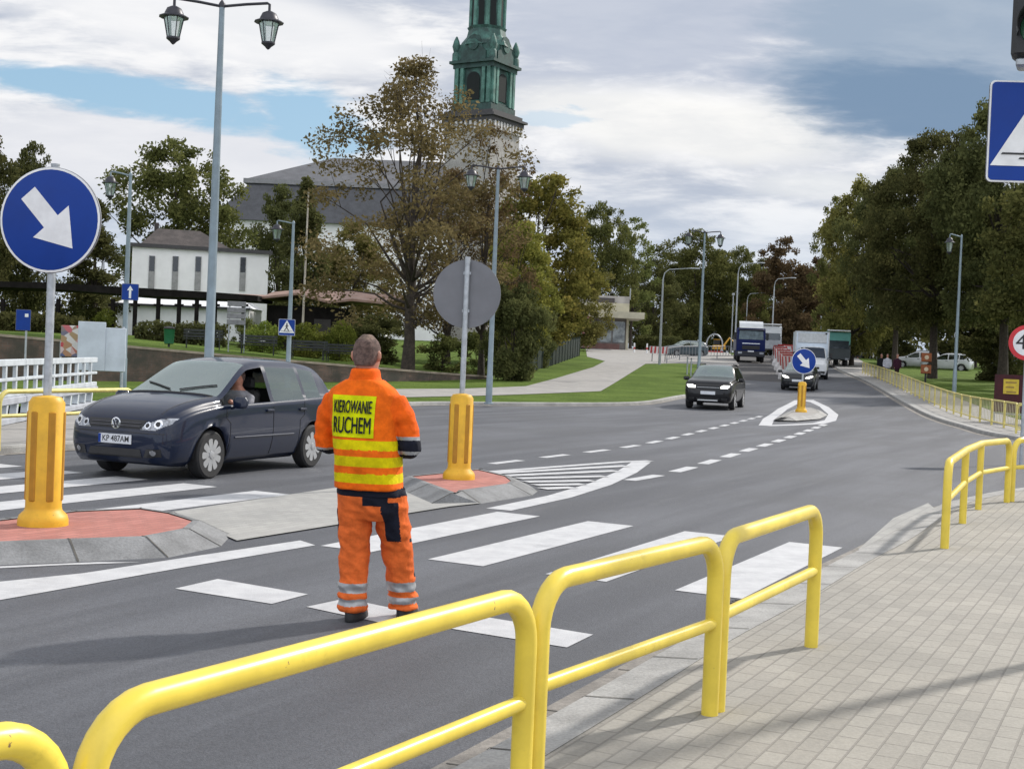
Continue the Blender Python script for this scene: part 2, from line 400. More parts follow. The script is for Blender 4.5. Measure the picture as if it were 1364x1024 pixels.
def wrinkle(o, amp, sc_, seed=0.0, fade=None):
    """push a cloth mesh in and out with folded noise"""
    from mathutils import noise
    me = o.data; nv = len(me.vertices); N = np.zeros(nv * 3, np.float32); me.vertices.foreach_get('normal', N); P0 = np.zeros(nv * 3, np.float32); me.vertices.foreach_get('co', P0)
    N = N.reshape(-1, 3); out = P0.reshape(-1, 3).copy()
    for i in range(nv):
        co = Vector(out[i].tolist())
        p = Vector((co.x * sc_[0], co.y * sc_[1], co.z * sc_[2] + co.x * sc_[2] * .35 + seed)); a = 1 - abs(noise.noise(p)) * 2.2; b = noise.noise(p * 2.3 + Vector((7, 3, 1)))
        out[i] += N[i] * (amp * (a * .8 + b * .5 - .35) * (fade(co) if fade else 1))
    me.vertices.foreach_set('co', out.ravel()); me.update(); return o
def text_mb(txt, size, bold=0.0, extr=.001):
    """flat lettering in the x-y plane, centred, as vertices and faces"""
    cu = bpy.data.curves.new('t', 'FONT'); cu.body = txt; cu.size = size; cu.align_x = 'CENTER'; cu.align_y = 'CENTER'; cu.offset = bold; cu.extrude = extr
    o = bpy.data.objects.new('t', cu); COL.objects.link(o)
    dg = bpy.context.evaluated_depsgraph_get(); dg.update()
    me = bpy.data.meshes.new_from_object(o.evaluated_get(dg))
    vs = [v.co.copy() for v in me.vertices]; fs = [tuple(p.vertices) for p in me.polygons]
    bpy.data.objects.remove(o); bpy.data.curves.remove(cu); bpy.data.meshes.remove(me)
    return vs, fs

# ------------------------------------------------------------------ ground
def clipY(poly, y0, lower):
    out = []
    for i in range(len(poly)):
        a, b = poly[i], poly[(i + 1) % len(poly)]
        ia, ib = ((a[1] >= y0), (b[1] >= y0)) if lower else ((a[1] <= y0), (b[1] <= y0))
        if ia: out.append(a)
        if ia != ib:
            t = (y0 - a[1]) / (b[1] - a[1]); out.append((a[0] + (b[0] - a[0]) * t, y0))
    return out
def sheet(name, poly, dz, mat, zf=gz, bands=None, ymin=40, step=3.0):
    mb = MB(); ys = [p[1] for p in poly]; y0, y1 = min(ys), max(ys)
    cuts = [y0] + [y for y in np.arange(ymin, 170, step) if y0 < y < y1] + [y1]
    for a, b in zip(cuts[:-1], cuts[1:]):
        q = clipY(clipY(poly, a, True), b, False)
        if len(q) < 3: continue
        tri = tessellate_polygon([[Vector((p[0], p[1], 0)) for p in q]])
        mb.add([(p[0], p[1], (zf(p[1]) if zf is gz else zf(p[0], p[1])) + dz) for p in q], tri)
    return mb, mat, name
def lay(name, poly, dz, mat, **k):
    mb, m, n = sheet(name, poly, dz, mat, **k); o = mb.build(n, m, smooth=False); return struct(o)
def offset_line(pl, d):
    out = []
    for i, p in enumerate(pl):
        a = Vector(pl[max(i - 1, 0)]); b = Vector(pl[min(i + 1, len(pl) - 1)]); t = (b - a).normalized()
        out.append((p[0] + t.y * d, p[1] - t.x * d))
    return out
def dens(pl, step=2.0):
    out = []
    for a, b in zip(pl[:-1], pl[1:]):
        a, b = Vector(a), Vector(b); n = max(1, int((b - a).length / step))
        out += [tuple(a.lerp(b, i / n)) for i in range(n)]
    return out + [tuple(pl[-1])]
def smooth_line(pl, sub=5):
    P = [Vector(p) for p in pl]; out = []
    for i in range(len(P) - 1):
        a, b, c, d = P[max(i - 1, 0)], P[i], P[i + 1], P[min(i + 2, len(P) - 1)]
        for k in range(sub):
            t = k / sub
            out.append(tuple(.5 * ((2 * b) + (c - a) * t + (2 * a - 5 * b + 4 * c - d) * t * t + (3 * b - a - 3 * c + d) * t ** 3)))
    return out + [tuple(P[-1])]
def sweep(pl, prof, mb=None, mi=None):
    """run a profile [(offset to the right, height)] along a line on the terrain"""
    mb = mb or MB(); lines = [offset_line(pl, o) for o, _ in prof]; n = len(pl); vs = []
    for (o, h), L in zip(prof, lines): vs += [(p[0], p[1], gz(q[1]) + h) for p, q in zip(L, pl)]
    for j in range(len(prof) - 1):
        mb.add([vs[j * n + i] for i in range(n)] + [vs[(j + 1) * n + i] for i in range(n)],
               [(i, i + 1, n + i + 1, n + i) for i in range(n - 1)], (mi[j] if mi else 0))
    return mb

def joints(mb, pl, prof, step, mi, w=.006):
    L = [0.0]
    for a, b in zip(pl[:-1], pl[1:]): L.append(L[-1] + (Vector(b) - Vector(a)).length)
    s_ = .3
    while s_ < min(L[-1], 160):
        i = max(k for k in range(len(L) - 1) if L[k] <= s_); a, b = Vector(pl[i]), Vector(pl[i + 1]); p = a.lerp(b, (s_ - L[i]) / (L[i + 1] - L[i])); t_ = (b - a).normalized(); n_ = Vector((t_.y, -t_.x))
        for (o0, h0), (o1, h1) in zip(prof[:-1], prof[1:]):
            q = [p + n_ * o0 - t_ * w, p + n_ * o0 + t_ * w, p + n_ * o1 + t_ * w, p + n_ * o1 - t_ * w]
            mb.add([(c.x, c.y, gz(c.y) + h + .003) for c, h in zip(q, (h0, h0, h1, h1))], [(0, 1, 2, 3)], mi)
        s_ += step
    return mb
JOINT = M('joint grime', (.09, .085, .075), .9, .2, 6)
KR = smooth_line([(-12.5, -20), (-2.9, 0), (-.22, 5.5), (.84, 7.77), (1.65, 9.37), (2.56, 11.27), (3.47, 13.07), (4.67, 15.67), (5.68, 17.47), (7.64, 19.97), (10.4, 21.8), (15, 23.4), (70, 30)])
KR2 = smooth_line([(70, 38.5), (22, 33.6), (16, 33.3), (13.9, 34.0), (13.25, 35.6), (13.3, 38.5), (13.9, 42), (14.83, 47.7), (16.86, 58.5), (21.4, 82.3), (26.5, 112), (37, 160), (76, 340)])
KL = smooth_line([(-27, -20), (-11.4, 9.8), (-7.08, 18.8), (-6.2, 21), (-4.95, 24.5), (-4.3, 30), (-3.7, 38), (-2.6, 42.6), (.5, 45.5), (4.7, 49.9), (6.93, 55.8), (9.4, 63), (13.1, 78), (17.6, 112), (27, 160), (62, 340)])

gm = MB(); xs = np.concatenate([np.linspace(-900, -120, 6), np.linspace(-100, 100, 9), np.linspace(120, 900, 6)]); ysg = np.concatenate([[-60, 0, 35], np.arange(40, 170, 4), [300, 700, 1500]])
vs = [(x, y, gz(y) - .06) for y in ysg for x in xs]; nx = len(xs)
gm.add(vs, [(j * nx + i, j * nx + i + 1, (j + 1) * nx + i + 1, (j + 1) * nx + i) for j in range(len(ysg) - 1) for i in range(nx - 1)])
struct(gm.build('ground', EARTH, smooth=False))
lay('road', KL + KR2[::-1] + KR[::-1], 0.0, ASPH)
# patch of fresh dark asphalt before the lorry
lay('road_patch', [tuple(G(*p).xy) for p in ((930, 503), (1040, 509), (1047, 492), (1030, 470), (990, 470), (975, 484))], .006, NASPH)
# right pavement with gutter and kerb
struct(joints(sweep(KR, [(0, .005), (.19, .012), (.195, .075), (.215, .10), (.47, .12)], mi=[0, 1, 1, 1]), KR, [(.02, .005), (.185, .012), (.19, .075), (.212, .10), (.46, .12)], 1.0, 2).build('kerb', [GUTTER, CONC, JOINT]))
a = offset_line(KR, .47)
lay('pavement', a + [(70, -20)], .118, PAVERS)
struct(sweep(KR2, [(0, .005), (.2, .012), (.205, .085), (.22, .115), (.5, .12)], mi=[0, 1, 1, 1]).build('kerb', [GUTTER, CONC]))
a = offset_line(KR2, .5); b = offset_line(KR2, 3.3); i0 = 8
lay('footway', a[i0:] + b[i0:][::-1], .118, SLABS)
lay('park_lawn', b[i0:] + [(400, 340), (400, 45), (70, 42)], .13, GRASS)
# left side: kerb, footway, verge
struct(sweep(KL[::-1], [(0, .005), (.12, .012), (.125, .085), (.14, .115), (.30, .12)], mi=[0, 1, 1, 1]).build('kerb', [GUTTER, CONC]))
a = offset_line(KL, -.3); k = [i for i, p in enumerate(a) if p[1] < 41]
lay('footway', [a[i] for i in k] + [(-9.7, 36), (-9.6, 32), (-8.6, 22), (-12, 9), (-30, -20)], .118, SLABS)
k = [i for i, p in enumerate(a) if p[1] > 30]
lay('verge', [a[i] for i in k] + [(-60, 340), (-60, 30)], .11, GRASS)
PATH = [(300, 534), (430, 531), (540, 529), (640, 527), (740, 523.5), (800, 521), (822, 508), (838, 498), (860, 484.5), (905, 484), (985, 487), (975, 473), (930, 462), (780, 463), (782, 475), (806, 481), (790, 489), (740, 504), (700, 514.5), (620, 517.5), (540, 518), (430, 519), (300, 521)]
lay('path', [tuple(G(x, y, .12).xy) for x, y in PATH], .125, SLABS)
# crossing islands
def island(name, poly, w, h, top, ring, apron=.0):
    c = Vector((sum(p[0] for p in poly) / len(poly), sum(p[1] for p in poly) / len(poly))); n = len(poly)
    def ins(d):
        out = []
        for i in range(n):
            a, b, q = Vector(poly[i - 1]), Vector(poly[(i + 1) % n]), Vector(poly[i])
            t = (b - a).normalized(); nn = Vector((-t.y, t.x))
            if nn.dot(c - q) < 0: nn = -nn
            out.append(q + nn * d)
        return out
    g0 = gz(c.y); r = MB(); R0, R1, R2 = poly, ins(w * .82), ins(w)
    vs = [(p[0], p[1], g0 + .0) for p in R0] + [(p[0], p[1], g0 + h) for p in R1] + [(p[0], p[1], g0 + h) for p in R2]
    r.add(vs, [(k * n + i, k * n + (i + 1) % n, (k + 1) * n + (i + 1) % n, (k + 1) * n + i) for k in (0, 1) for i in range(n)])
    for i in range(n):                                     # joints between the sloped stones
        a, b = Vector(R0[i]), Vector(R0[(i + 1) % n]); c0, c1 = Vector(R2[i]), Vector(R2[(i + 1) % n]); k1, k2 = Vector(R1[i]), Vector(R1[(i + 1) % n]); m_ = max(1, int((b - a).length / .75))
        for k in range(m_):
            f = k / m_; e_ = (b - a).normalized() * .008; o_, s1, s2_ = a.lerp(b, f), k1.lerp(k2, f), c0.lerp(c1, f)
            r.add([(q.x, q.y, g0 + z) for q, z in ((o_ - e_, .004), (o_ + e_, .004), (s1 + e_, h + .004), (s1 - e_, h + .004))], [(0, 1, 2, 3)], 1); r.add([(q.x, q.y, g0 + h + .004) for q in (s1 - e_, s1 + e_, s2_ + e_, s2_ - e_)], [(0, 1, 2, 3)], 1)
    struct(r.build('island_kerb', [ring, JOINT], smooth=False))
    t = MB(); t.add([(p[0], p[1], g0 + h - .008) for p in R2], tessellate_polygon([[Vector((p[0], p[1], 0)) for p in R2]]))
    struct(t.build(name, top, smooth=False))
island('traffic_island', [(-7.0, 3.2), (-3.75, 9.8), (-3.2, 10.12), (-2.62, 10.5), (-2.36, 11.2), (-2.42, 11.9), (-2.85, 12.5), (-3.45, 12.8), (-4.15, 12.25), (-8.5, 3.2)], .34, .13, RPAVERS, CONCD)
island('traffic_island', [(-.85, 14.95), (-.3, 15.25), (.3, 16.4), (.38, 16.95), (.28, 17.7), (-.15, 18.6), (-.6, 18.75), (-1.55, 17.0)], .34, .12, RPAVERS, CONCD)
lay('refuge', [(-2.29, 11.5), (-.62, 14.75), (-.3, 15.2), (-.9, 16.4), (-1.6, 17.4), (-3.3, 13.25)], .012, ground_mat('grey pavers', 'greypavers'))
fi = [tuple(G(*p).xy) for p in ((1030, 561), (1047, 549), (1066, 538), (1077, 537), (1098, 548), (1102, 553), (1092, 559), (1060, 562))]
island('traffic_island', fi, .3, .10, SLABS, CONC)

# road markings
mk = MB()
def mark(poly, dz=.004):
    m, _, _ = sheet('m', poly, dz, PAINT, ymin=40, step=2); mk.add(m.v, m.f)
def band(pl, w, dz=.004):
    a, b = offset_line(pl, -w / 2), offset_line(pl, w / 2); mark(a + b[::-1], dz)
S0 = Vector((-1.57, 11.45)); ST = Vector((.945, -.5)); LN = Vector((1.47, 3.05)); WD = Vector((.455, -.245))
for i in list(range(0, 4)) + list(range(-9, -2)):
    p = S0 + ST * i
    if i < 0: p = p + Vector((.06, -.32))
    l = LN if i >= 0 else LN * .97
    mark([tuple(p), tuple(p + WD), tuple(p + WD + l), tuple(p + l)])
for q in ([(233, 785), (290, 772), (410, 793), (362, 805)], [(408, 810), (460, 799), (565, 821), (516, 833)], [(600, 838), (650, 824), (790, 847), (755, 863)]):
    mark([tuple(G(*p).xy) for p in q])
e0 = Vector(G(-60, 782).xy) - Vector((.435, .90)) * 5; mark([tuple(e0), tuple(e0 + Vector((.30, -.15)))] + [tuple(G(*p).xy) for p in ((-60, 818), (0, 801), (240, 757), (420, 727), (400, 721), (240, 745), (110, 764), (-60, 782))])
mark([(-3.9, 9.5), (-3.25, 9.93), (-2.75, 10.2), (-3.05, 10.13), (-3.72, 9.72)])
band([tuple(G(*p).xy) for p in ((664, 679), (745, 662), (800, 645), (835, 629), (855, 615))], .30)
band([tuple(G(*p).xy) for p in ((640, 630), (740, 622), (830, 615.5), (866, 614))], .18, .007)
for (x0, y0, x1, y1) in ((655, 631, 835, 621), (672, 634.5, 822, 627.6), (690, 638, 806, 635), (700, 642.5, 790, 641), (712, 647, 777, 646), (722, 651.5, 764, 650)):
    band([tuple(G(x0, y0).xy), tuple(G(x1, y1).xy)], .22, .010)
def dashes(pl, n, w, fill):
    P = [Vector(p) for p in pl]; L = [0]
    for a, b in zip(P[:-1], P[1:]): L.append(L[-1] + (b - a).length)
    def at(s):
        for i in range(len(P) - 1):
            if s <= L[i + 1]: return P[i].lerp(P[i + 1], (s - L[i]) / (L[i + 1] - L[i]))
        return P[-1]
    for k in range(n):
        s = L[-1] * k / n; e = s + L[-1] / n * fill; band([tuple(at(s)), tuple(at((s + e) / 2)), tuple(at(e))], w)
dashes(smooth_line([tuple(G(*p).xy) for p in ((655, 618), (735, 608), (850, 593), (935, 574), (1018, 553))]), 14, .17, .55)
dashes(smooth_line([tuple(G(*p).xy) for p in ((838, 640), (905, 627), (985, 603), (1050, 583), (1102, 564))]), 12, .20, .6)
band([tuple(G(*p).xy) for p in ((1019, 567), (1024, 558), (1042, 545), (1064, 533.5), (1078, 532.5), (1098, 542), (1110, 552), (1106, 560), (1090, 564), (1050, 566), (1019, 567))], .36)
band([tuple(G(*p).xy) for p in ((-40, 612), (60, 598), (110, 590))], .12)
struct(mk.build('road_marking', PAINT, smooth=False))
# drain gratings by the kerb
lay('gutter_stones', [tuple(G(*p).xy) for p in ((1143, 733), (1168, 739), (1212, 704), (1246, 679), (1236, 671), (1190, 691))], .010, ground_mat('grey pavers', 'greypavers'))
for (px, py, rz) in ((1012, 816, -.46),):
    q = G(px, py) + Vector((-.06, .02, 0)); t = thing('drain_grate', 'dark iron drain grating in the gutter behind the near yellow railing', 'drain', (q.x, q.y, .006), rz)
    b = MB(); b.box((0, 0, .008), (.42, .62, .016)); b.build('frame', BLACK, t)
    b = MB(); [b.box((0, -.25 + .07 * i, .02), (.36, .03, .012)) for i in range(8)]; b.build('grid', M('cast iron', (.06, .055, .05), .6, .2, 20), t)

# ------------------------------------------------------------------ park terrain behind the retaining wall
def pz(x, y): return max(.45 + .068 * max(0, min(-x, 20)) + .006 * (y - 50), gz(y) + .12)
WALL = [(-26, 42.5), (-18.3, 46), (-12.6, 51), (-10.3, 53), (-7.6, 56), (-3.8, 60.5), (-1.2, 65)]
pm = MB(); rows = []
wl = dens(WALL, 1.0)
for f in np.linspace(0, 1, 14):
    rows.append([(x + f * (x * .55), y + f * (150 - y), None) for (x, y) in wl])
vs = [(x, y, pz(x, y)) for r in rows for x, y, _ in r]; n = len(wl)
pm.add(vs, [(j * n + i, j * n + i + 1, (j + 1) * n + i + 1, (j + 1) * n + i) for j in range(13) for i in range(n - 1)])
struct(pm.build('park_ground', GRASS))
t = thing('retaining_wall', 'long low dark brick retaining wall along the edge of the park', 'wall', (0, 0, 0))
b = MB(); c = MB()
for (x, y), (x2, y2) in zip(WALL[:-1], WALL[1:]):
    d = Vector((x2 - x, y2 - y)); rz = math.atan2(d.y, d.x); L = d.length
    za, zb = pz(x, y), pz(x2, y2); nn = Vector((d.y, -d.x)).normalized() * .3
    for (mb, lo, hi, wd) in ((b, None, 0.0, 1.0), (c, 0.0, .09, 1.2)):
        A, B2 = Vector((x, y)), Vector((x2, y2)); w2 = nn * wd
        q = [A + w2 * .5, B2 + w2 * .5, B2 - w2 * .5, A - w2 * .5]
        l = [gz(y) - .2, gz(y2) - .2, gz(y2) - .2, gz(y) - .2] if lo is None else [za, zb, zb, za]
        h = [za + hi, zb + hi, zb + hi, za + hi]
        mb.add([(p.x, p.y, z) for p, z in zip(q, l)] + [(p.x, p.y, z) for p, z in zip(q, h)], [(3, 2, 1, 0), (4, 5, 6, 7), (0, 1, 5, 4), (1, 2, 6, 5), (2, 3, 7, 6), (3, 0, 4, 7)])
b.build('wall', BRICK, t, smooth=False); c.build('coping', M('sandy coping', (.30, .25, .20), .85, .2, 2), t, smooth=False)

# ------------------------------------------------------------------ yellow pedestrian barriers
def arc(c, a, b, n=7):
    """quarter bend from direction a to direction b around corner c (radius = |a| = |b|)"""
    return [c - a - b + a * 0 + (b * (1 - math.cos(t)) + a * math.sin(t)) + a * 0 for t in np.linspace(0, PI / 2, n)]
def barrier(pts, label, group, h=.772, r=.038, r2=.028, bend=.17, mat=YEL, low=.43, base=None):
    """one bent tube with posts at both ends, posts under it in between, and a lower bar"""
    g = [Vector((p[0], p[1], gz(p[1]) + .118)) for p in pts]; o = g[0]
    t = thing('pedestrian_barrier', label, 'barrier', o, 0, group)
    L = [p - o for p in g]; Z = Vector((0, 0, 1)); path = [L[0] + Z * -.05, L[0] + Z * (h - bend)]
    d0 = (L[1] - L[0]).normalized(); d1 = (L[-2] - L[-1]).normalized()
    for a in np.linspace(0, PI / 2, 8)[1:]: path.append(L[0] + Z * (h - bend + bend * math.sin(a)) + d0 * bend * (1 - math.cos(a)))
    path += [p + Z * h for p in L[1:-1]]
    for a in np.linspace(PI / 2, 0, 8)[:-1]: path.append(L[-1] + Z * (h - bend + bend * math.sin(a)) + d1 * bend * (1 - math.cos(a)))
    path += [L[-1] + Z * (h - bend), L[-1] + Z * -.05]
    b = MB(); b.tube(path, r, 16); b.build('frame', mat, t)
    b = MB(); b.tube([p + Z * low for p in L], r2, 12); b.build('lower_rail', mat, t)
    for p in L[1:-1]: b = MB(); b.tube([p, p + Z * (h - .02)], r, 14); b.build('post', mat, t)
    return t
q = [Vector(p) for p in ((1.742, 7.57), (.966, 6.04), (.108, 4.66), (-.905, 2.87), (-1.85, 1.20))]
def seg(i, label):
    a, b_ = q[i + 1], q[i]; u = (b_ - a).normalized() * .044; barrier([a + u, b_ - (u if i else u * 0)], label, NG, h=.775 if i < 2 else .745, low=.43 if i < 1 else .41 if i < 2 else .375)
NG = 'near yellow barrier panels along the kerb'
seg(0, 'yellow tube barrier panel at the far free end of the near row'); seg(1, 'yellow tube barrier panel second from the far end of the near row')
seg(2, 'yellow tube barrier panel crossing in front of the worker\'s shoes'); seg(3, 'yellow tube barrier panel whose bend just shows in the bottom left corner')
c1 = [tuple(G(x, y, .118).xy) for x, y in ((1258, 730), (1282, 697), (1303, 679), (1341, 669))]
barrier(c1, 'curved yellow barrier with four posts at the bend of the pavement', 'curved barriers at the side street')
c2 = [tuple(G(x, y, .118).xy) for x, y in ((1347, 668), (1400, 665), (1450, 664))]
barrier(c2, 'yellow barrier cut off by the right edge beside the curved one', 'curved barriers at the side street')
LG = 'yellow barriers on the far left footway'
barrier([(-7.1, 18.75), (-6.05, 21.6)], 'yellow barrier behind the left bollard and before the white balustrade', LG, mat=PALEY, r=.034)
barrier([(-5.98, 21.8), (-5.1, 24.4)], 'yellow barrier half hidden behind the bonnet of the dark blue car', LG, mat=PALEY, r=.034)
barrier([(-9.2, 14.4), (-7.2, 18.55)], 'yellow barrier cut off by the left edge of the photo', LG, mat=PALEY, r=.034)
# long row with balusters along the far right footway
RAILF = offset_line(KR2, 1.25); RAILF = [p for p in RAILF if 36.0 < p[1] < 100]
def walk(pl, step):
    out = [Vector(pl[0])]; acc = 0.0
    for a, b in zip(pl[:-1], pl[1:]):
        a, b = Vector(a), Vector(b); L = (b - a).length; s = step - acc
        while s <= L: out.append(a.lerp(b, s / L)); s += step
        acc = (acc + L) % step
    return out
rp = walk(RAILF, 2.02); proto = None
for i, (a, b_) in enumerate(zip(rp[:-1], rp[1:])):
    d = b_ - a; rz = math.atan2(d.y, d.x); L = 1.97; plain = i == 0
    if proto is None or plain:
        pass
    za, zb = gz(a.y) + .118, gz(b_.y) + .118
    if i < 2:
        t = thing('railing_panel', '', 'railing', (0, 0, 0), 0, 'yellow railing panels along the far right footway')
        m = MB(); m.tube([(0, 0, 0), (0, 0, .66), (.03, 0, .77), (.12, 0, .80), (L - .12, 0, .80), (L - .03, 0, .77), (L, 0, .66), (L, 0, 0)], .03, 8); m.build('frame', PALEY, t)
        m = MB(); m.tube([(0, 0, .12 if i else .42), (L, 0, .12 if i else .42)], .02, 6); m.build('lower_rail', PALEY, t)
        pass
        if i:
            for x in np.arange(.24, L - .1, .25): m = MB(); m.tube([(x, 0, .12), (x, 0, .79)], .010, 5); m.build('baluster', M('dusty baluster', (.46, .42, .27), .6, .1, 6), t)
        if i == 1: proto = t
    else: t = copy_tree(proto)
    t.location = (a.x, a.y, za); t.rotation_euler = (0, -math.atan2(zb - za, d.length), rz)
    t['label'] = ('plain railing panel nearest to the side street, without balusters' if plain else
                  'yellow panel with thin balusters in the long railing beside the park lawn')

# ------------------------------------------------------------------ bollards with signs
def fluted(w, h, n=8):
    m = MB(); m.lathe([(w * .70, 0), (w * .70, .05), (w * .66, .09), (w * .52, .13), (w * .5, .16), (w * .5, h - .06), (w * .40, h - .015), (w * .12, h)], n=32)
    return m
def arrow_poly(s):
    a = [(-.09, .34), (.09, .34), (.09, -.02), (.235, -.02), (0, -.36), (-.235, -.02), (-.09, -.02)]
    c, d = math.cos(math.radians(42)), math.sin(math.radians(42))
    return [((x * c - y * d) * s, (x * d + y * c) * s) for x, y in a]
def sign_bollard(loc, rz, dia, zc, label, front=True):
    t = thing('sign_bollard', label, 'sign', loc, rz, 'yellow keep right bollards on the islands')
    b = fluted(.29, 1.08).build('bollard', YEL2, t)
    f = MB()
    for k in range(6):
        a = k * PI / 3 + .26; c, s_ = math.cos(a), math.sin(a)
        f.box((c * .137, s_ * .137, .58), (.03, .062, .74), a, bev=.008)
    f.build('flutes', M('bollard flute amber', (.42, .20, .008), .5, .1, 6), t)
    m = MB(); m.tube([(0, .0, 1.0), (0, 0, zc + dia * .52)], .034, 12); m.tube([(0, 0, zc + dia * .52), (0, 0, zc + dia * .52 + .015)], .037, 12); m.build('pole', GALV, t)
    R = dia / 2; y = -.05 if front else -.06
    d = MB(); d.lathe([(R, y + .012), (R, y - .006), (R - .012, y - .012)], n=48, axis='Y'); dd = d.build('sign_plate', [SIGNG], t)
    m = MB(); m.lathe([(R - .004, y - .0125), (R - .022, y - .0145)], n=48, axis='Y', capends=False); m.build('rim', SIGNW, dd)
    m = MB(); m.lathe([(R - .022, y - .013), (R - .03, y - .0155)], n=48, axis='Y'); m.build('blue_face', SIGNB, dd)
    m = MB(); m.prism(arrow_poly(dia * .98), 0, .003, to=lambda px, pz_, h: (px, y - .016 - h, pz_)); m.build('arrow', SIGNW, dd, smooth=False)
    m = MB(); [m.box((0, y + .03, zc_), (.09, .05, .035)) for zc_ in (-.25 * dia, .3 * dia)]; m.build('bracket', GALV, dd)
    dd.location = (0, 0, zc)
    return t
p = G(57, 700, .12); sign_bollard((p.x, p.y, .12), math.radians(-7), .87, 2.52, 'large keep right sign with blue face on a yellow bollard, nearest on the left')
p = G(611, 637, .12); sign_bollard((p.x, p.y, .112), math.radians(-8 + 180), .86, 2.33, 'grey back of a round sign on a yellow bollard, beside the worker', front=True)
p = G(1067, 549, .10); sign_bollard((p.x, p.y, p.z), math.radians(6), .90, 1.80, 'small distant keep right sign on the far teardrop island')

# ------------------------------------------------------------------ street lamps
def lantern(parent, x, z, s=1.0):
    m = MB(); m.tube([(x, 0, z + .16 * s), (x, 0, z + .02)], .02, 8)
    m.lathe([(.05 * s, z + .03), (.13 * s, z - .01), (.17 * s, z - .09), (.18 * s, z - .12), (.27 * s, z - .16), (.27 * s, z - .175), (.19 * s, z - .18)], (x, 0, 0), 12)
    o = m.build('lantern', DPOLE, parent)
    m = MB(); m.lathe([(.175 * s, z - .182), (.105 * s, z - .52)], (x, 0, 0), 6, capends=True); m.build('glass', glass_lamp, o, smooth=False)
    m = MB()
    for k in range(6):
        a = 2 * PI * k / 6; m.tube([(x + .18 * s * math.cos(a), .18 * s * math.sin(a), z - .18), (x + .108 * s * math.cos(a), .108 * s * math.sin(a), z - .53)], .010 * s, 5)
    m.lathe([(.125 * s, z - .52), (.125 * s, z - .55), (.06 * s, z - .60), (.035 * s, z - .63), (.01, z - .65)], (x, 0, 0), 12); m.build('cage', DPOLE, o)
glass_lamp = glass_mat('lantern glass', (.88, .89, .90), .6, .3)
def lamp(double=True, h=7.55):
    t = thing('street_lamp', '', 'street lamp')
    m = MB(); m.tube([(0, 0, 0), (0, 0, .9), (0, 0, .93), (0, 0, h * .55), (0, 0, h)], [.11, .105, .09, .075, .05], 14); m.lathe([(.16, 0), (.16, .03), (.12, .05)], n=14); m.build('pole', POLE, t)
    m = MB(); A = .86 if double else .62
    for sg in ((-1, 1) if double else (-1,)):
        m.tube([(0, 0, h - .03), (sg * A * .5, 0, h + .03), (sg * (A - .04), 0, h + .07), (sg * A, 0, h + .05), (sg * A, 0, h - .10)], .026, 8)
    m.lathe([(.055, h - .05), (.06, h + .02), (.02, h + .08)], n=10); m.build('arm', DPOLE if double else POLE, t)
    for sg in ((-1, 1) if double else (-1,)): lantern(t, sg * A, h - .10, 1.0)
    return t
L2 = lamp(True); L1 = lamp(False, 6.2)
GD, GS = 'double lantern street lamps', 'single lantern street lamps'
def base(px, Y, dz=.1):
    x = D(px, 480, Y).x; return x
def lamp_at(px_top, py_top, Y, z0, kind, h, used, rz, label, grp):
    q = D(px_top, py_top, Y); pr = L2 if kind else L1
    t = place(pr, used, (q.x, Y, z0), rz, label, grp); s = (q.z - z0) / h; t.scale = (1, 1, s) if not kind else (1, 1, s)
    return t
lamp_at(296, 3, 24.8, .12, 1, 7.6, False, math.radians(3), 'tall double lantern lamp rising behind the dark blue car', GD)
lamp_at(664, 222, 43.7, .12, 1, 7.6, True, math.radians(-4), 'double lantern lamp behind the grey backed sign', GD)
lamp_at(939, 308, 72, .78, 1, 7.6, True, math.radians(5), 'double lantern lamp farther along, behind the oncoming black car', GD)
lamp_at(391, 297, 50, gz(50) + .11, 0, 6.2, False, math.radians(-8), 'single lantern lamp carrying the small blue crossing sign', GS)
lamp_at(174, 233, 43, .11, 0, 6.2, True, math.radians(4), 'single lantern lamp carrying the blue one way arrow sign', GS)
lamp_at(1281, 315, 69, gz(69) + .12, 0, 6.2, True, math.radians(6), 'single lantern lamp on the park lawn beyond the yellow railing', GS)
def cobra(h=9.0, arm=2.0):
    t = thing('road_lamp', '', 'street lamp', (0, 0, 0), 0, 'plain road lamps along the far road')
    m = MB(); m.tube([(0, 0, 0), (0, 0, h - 1)], [.10, .06], 8)
    m.tube([(0, 0, h - 1), (.1, 0, h - .45), (.4, 0, h - .12), (arm, 0, h + .08)], .04, 7); m.build('pole', GALV, t)
    m = MB(); m.box((arm + .25, 0, h + .07), (.7, .22, .12), bev=.04); m.build('lamp_head', GALV, t); return t
cb = cobra()
for i, (bx, by, tx, ty, Y, lab) in enumerate(((879, 462, 884, 357, 98, 'plain curved road lamp in front of the flat roofed kiosk trees'), (978, 440, 984, 350, 135, 'plain curved road lamp rising behind the blue lorry cab'),
        (1029, 440, 1032, 370, 165, 'plain road lamp above the gap between lorry and white van'), (1070, 440, 1071, 385, 200, 'plain road lamp just left of the white box van roof'), (992, 440, 996, 390, 190, 'shorter road lamp seen close behind the blue lorry'))):
    q = D(tx, ty, Y); z0 = gz(Y); o = place(cb, i > 0, (q.x, Y, z0), 0, lab); o.scale = (1, 1, (q.z - z0) / 9.0)
for i, (px, ty, Y, lab) in enumerate(((977, 392, 150, 'thin grey mast left of the tallest lamp behind the lorry'), (1094, 422, 190, 'thin grey mast above the white van box'), (1047, 420, 210, 'thin distant mast between lorry and van'))):
    q = D(px, ty, Y); t = thing('mast', lab, 'pole', (q.x, Y, gz(Y)), 0, 'thin masts along the far road'); m = MB(); H_ = q.z - gz(Y)
    m.tube([(0, 0, 0), (0, 0, H_)], [.08, .05], 7); m.build('pole', GALV, t); m = MB(); m.box((0, 0, H_), (.3, .2, .25), bev=.05); m.build('cap', GALV, t)

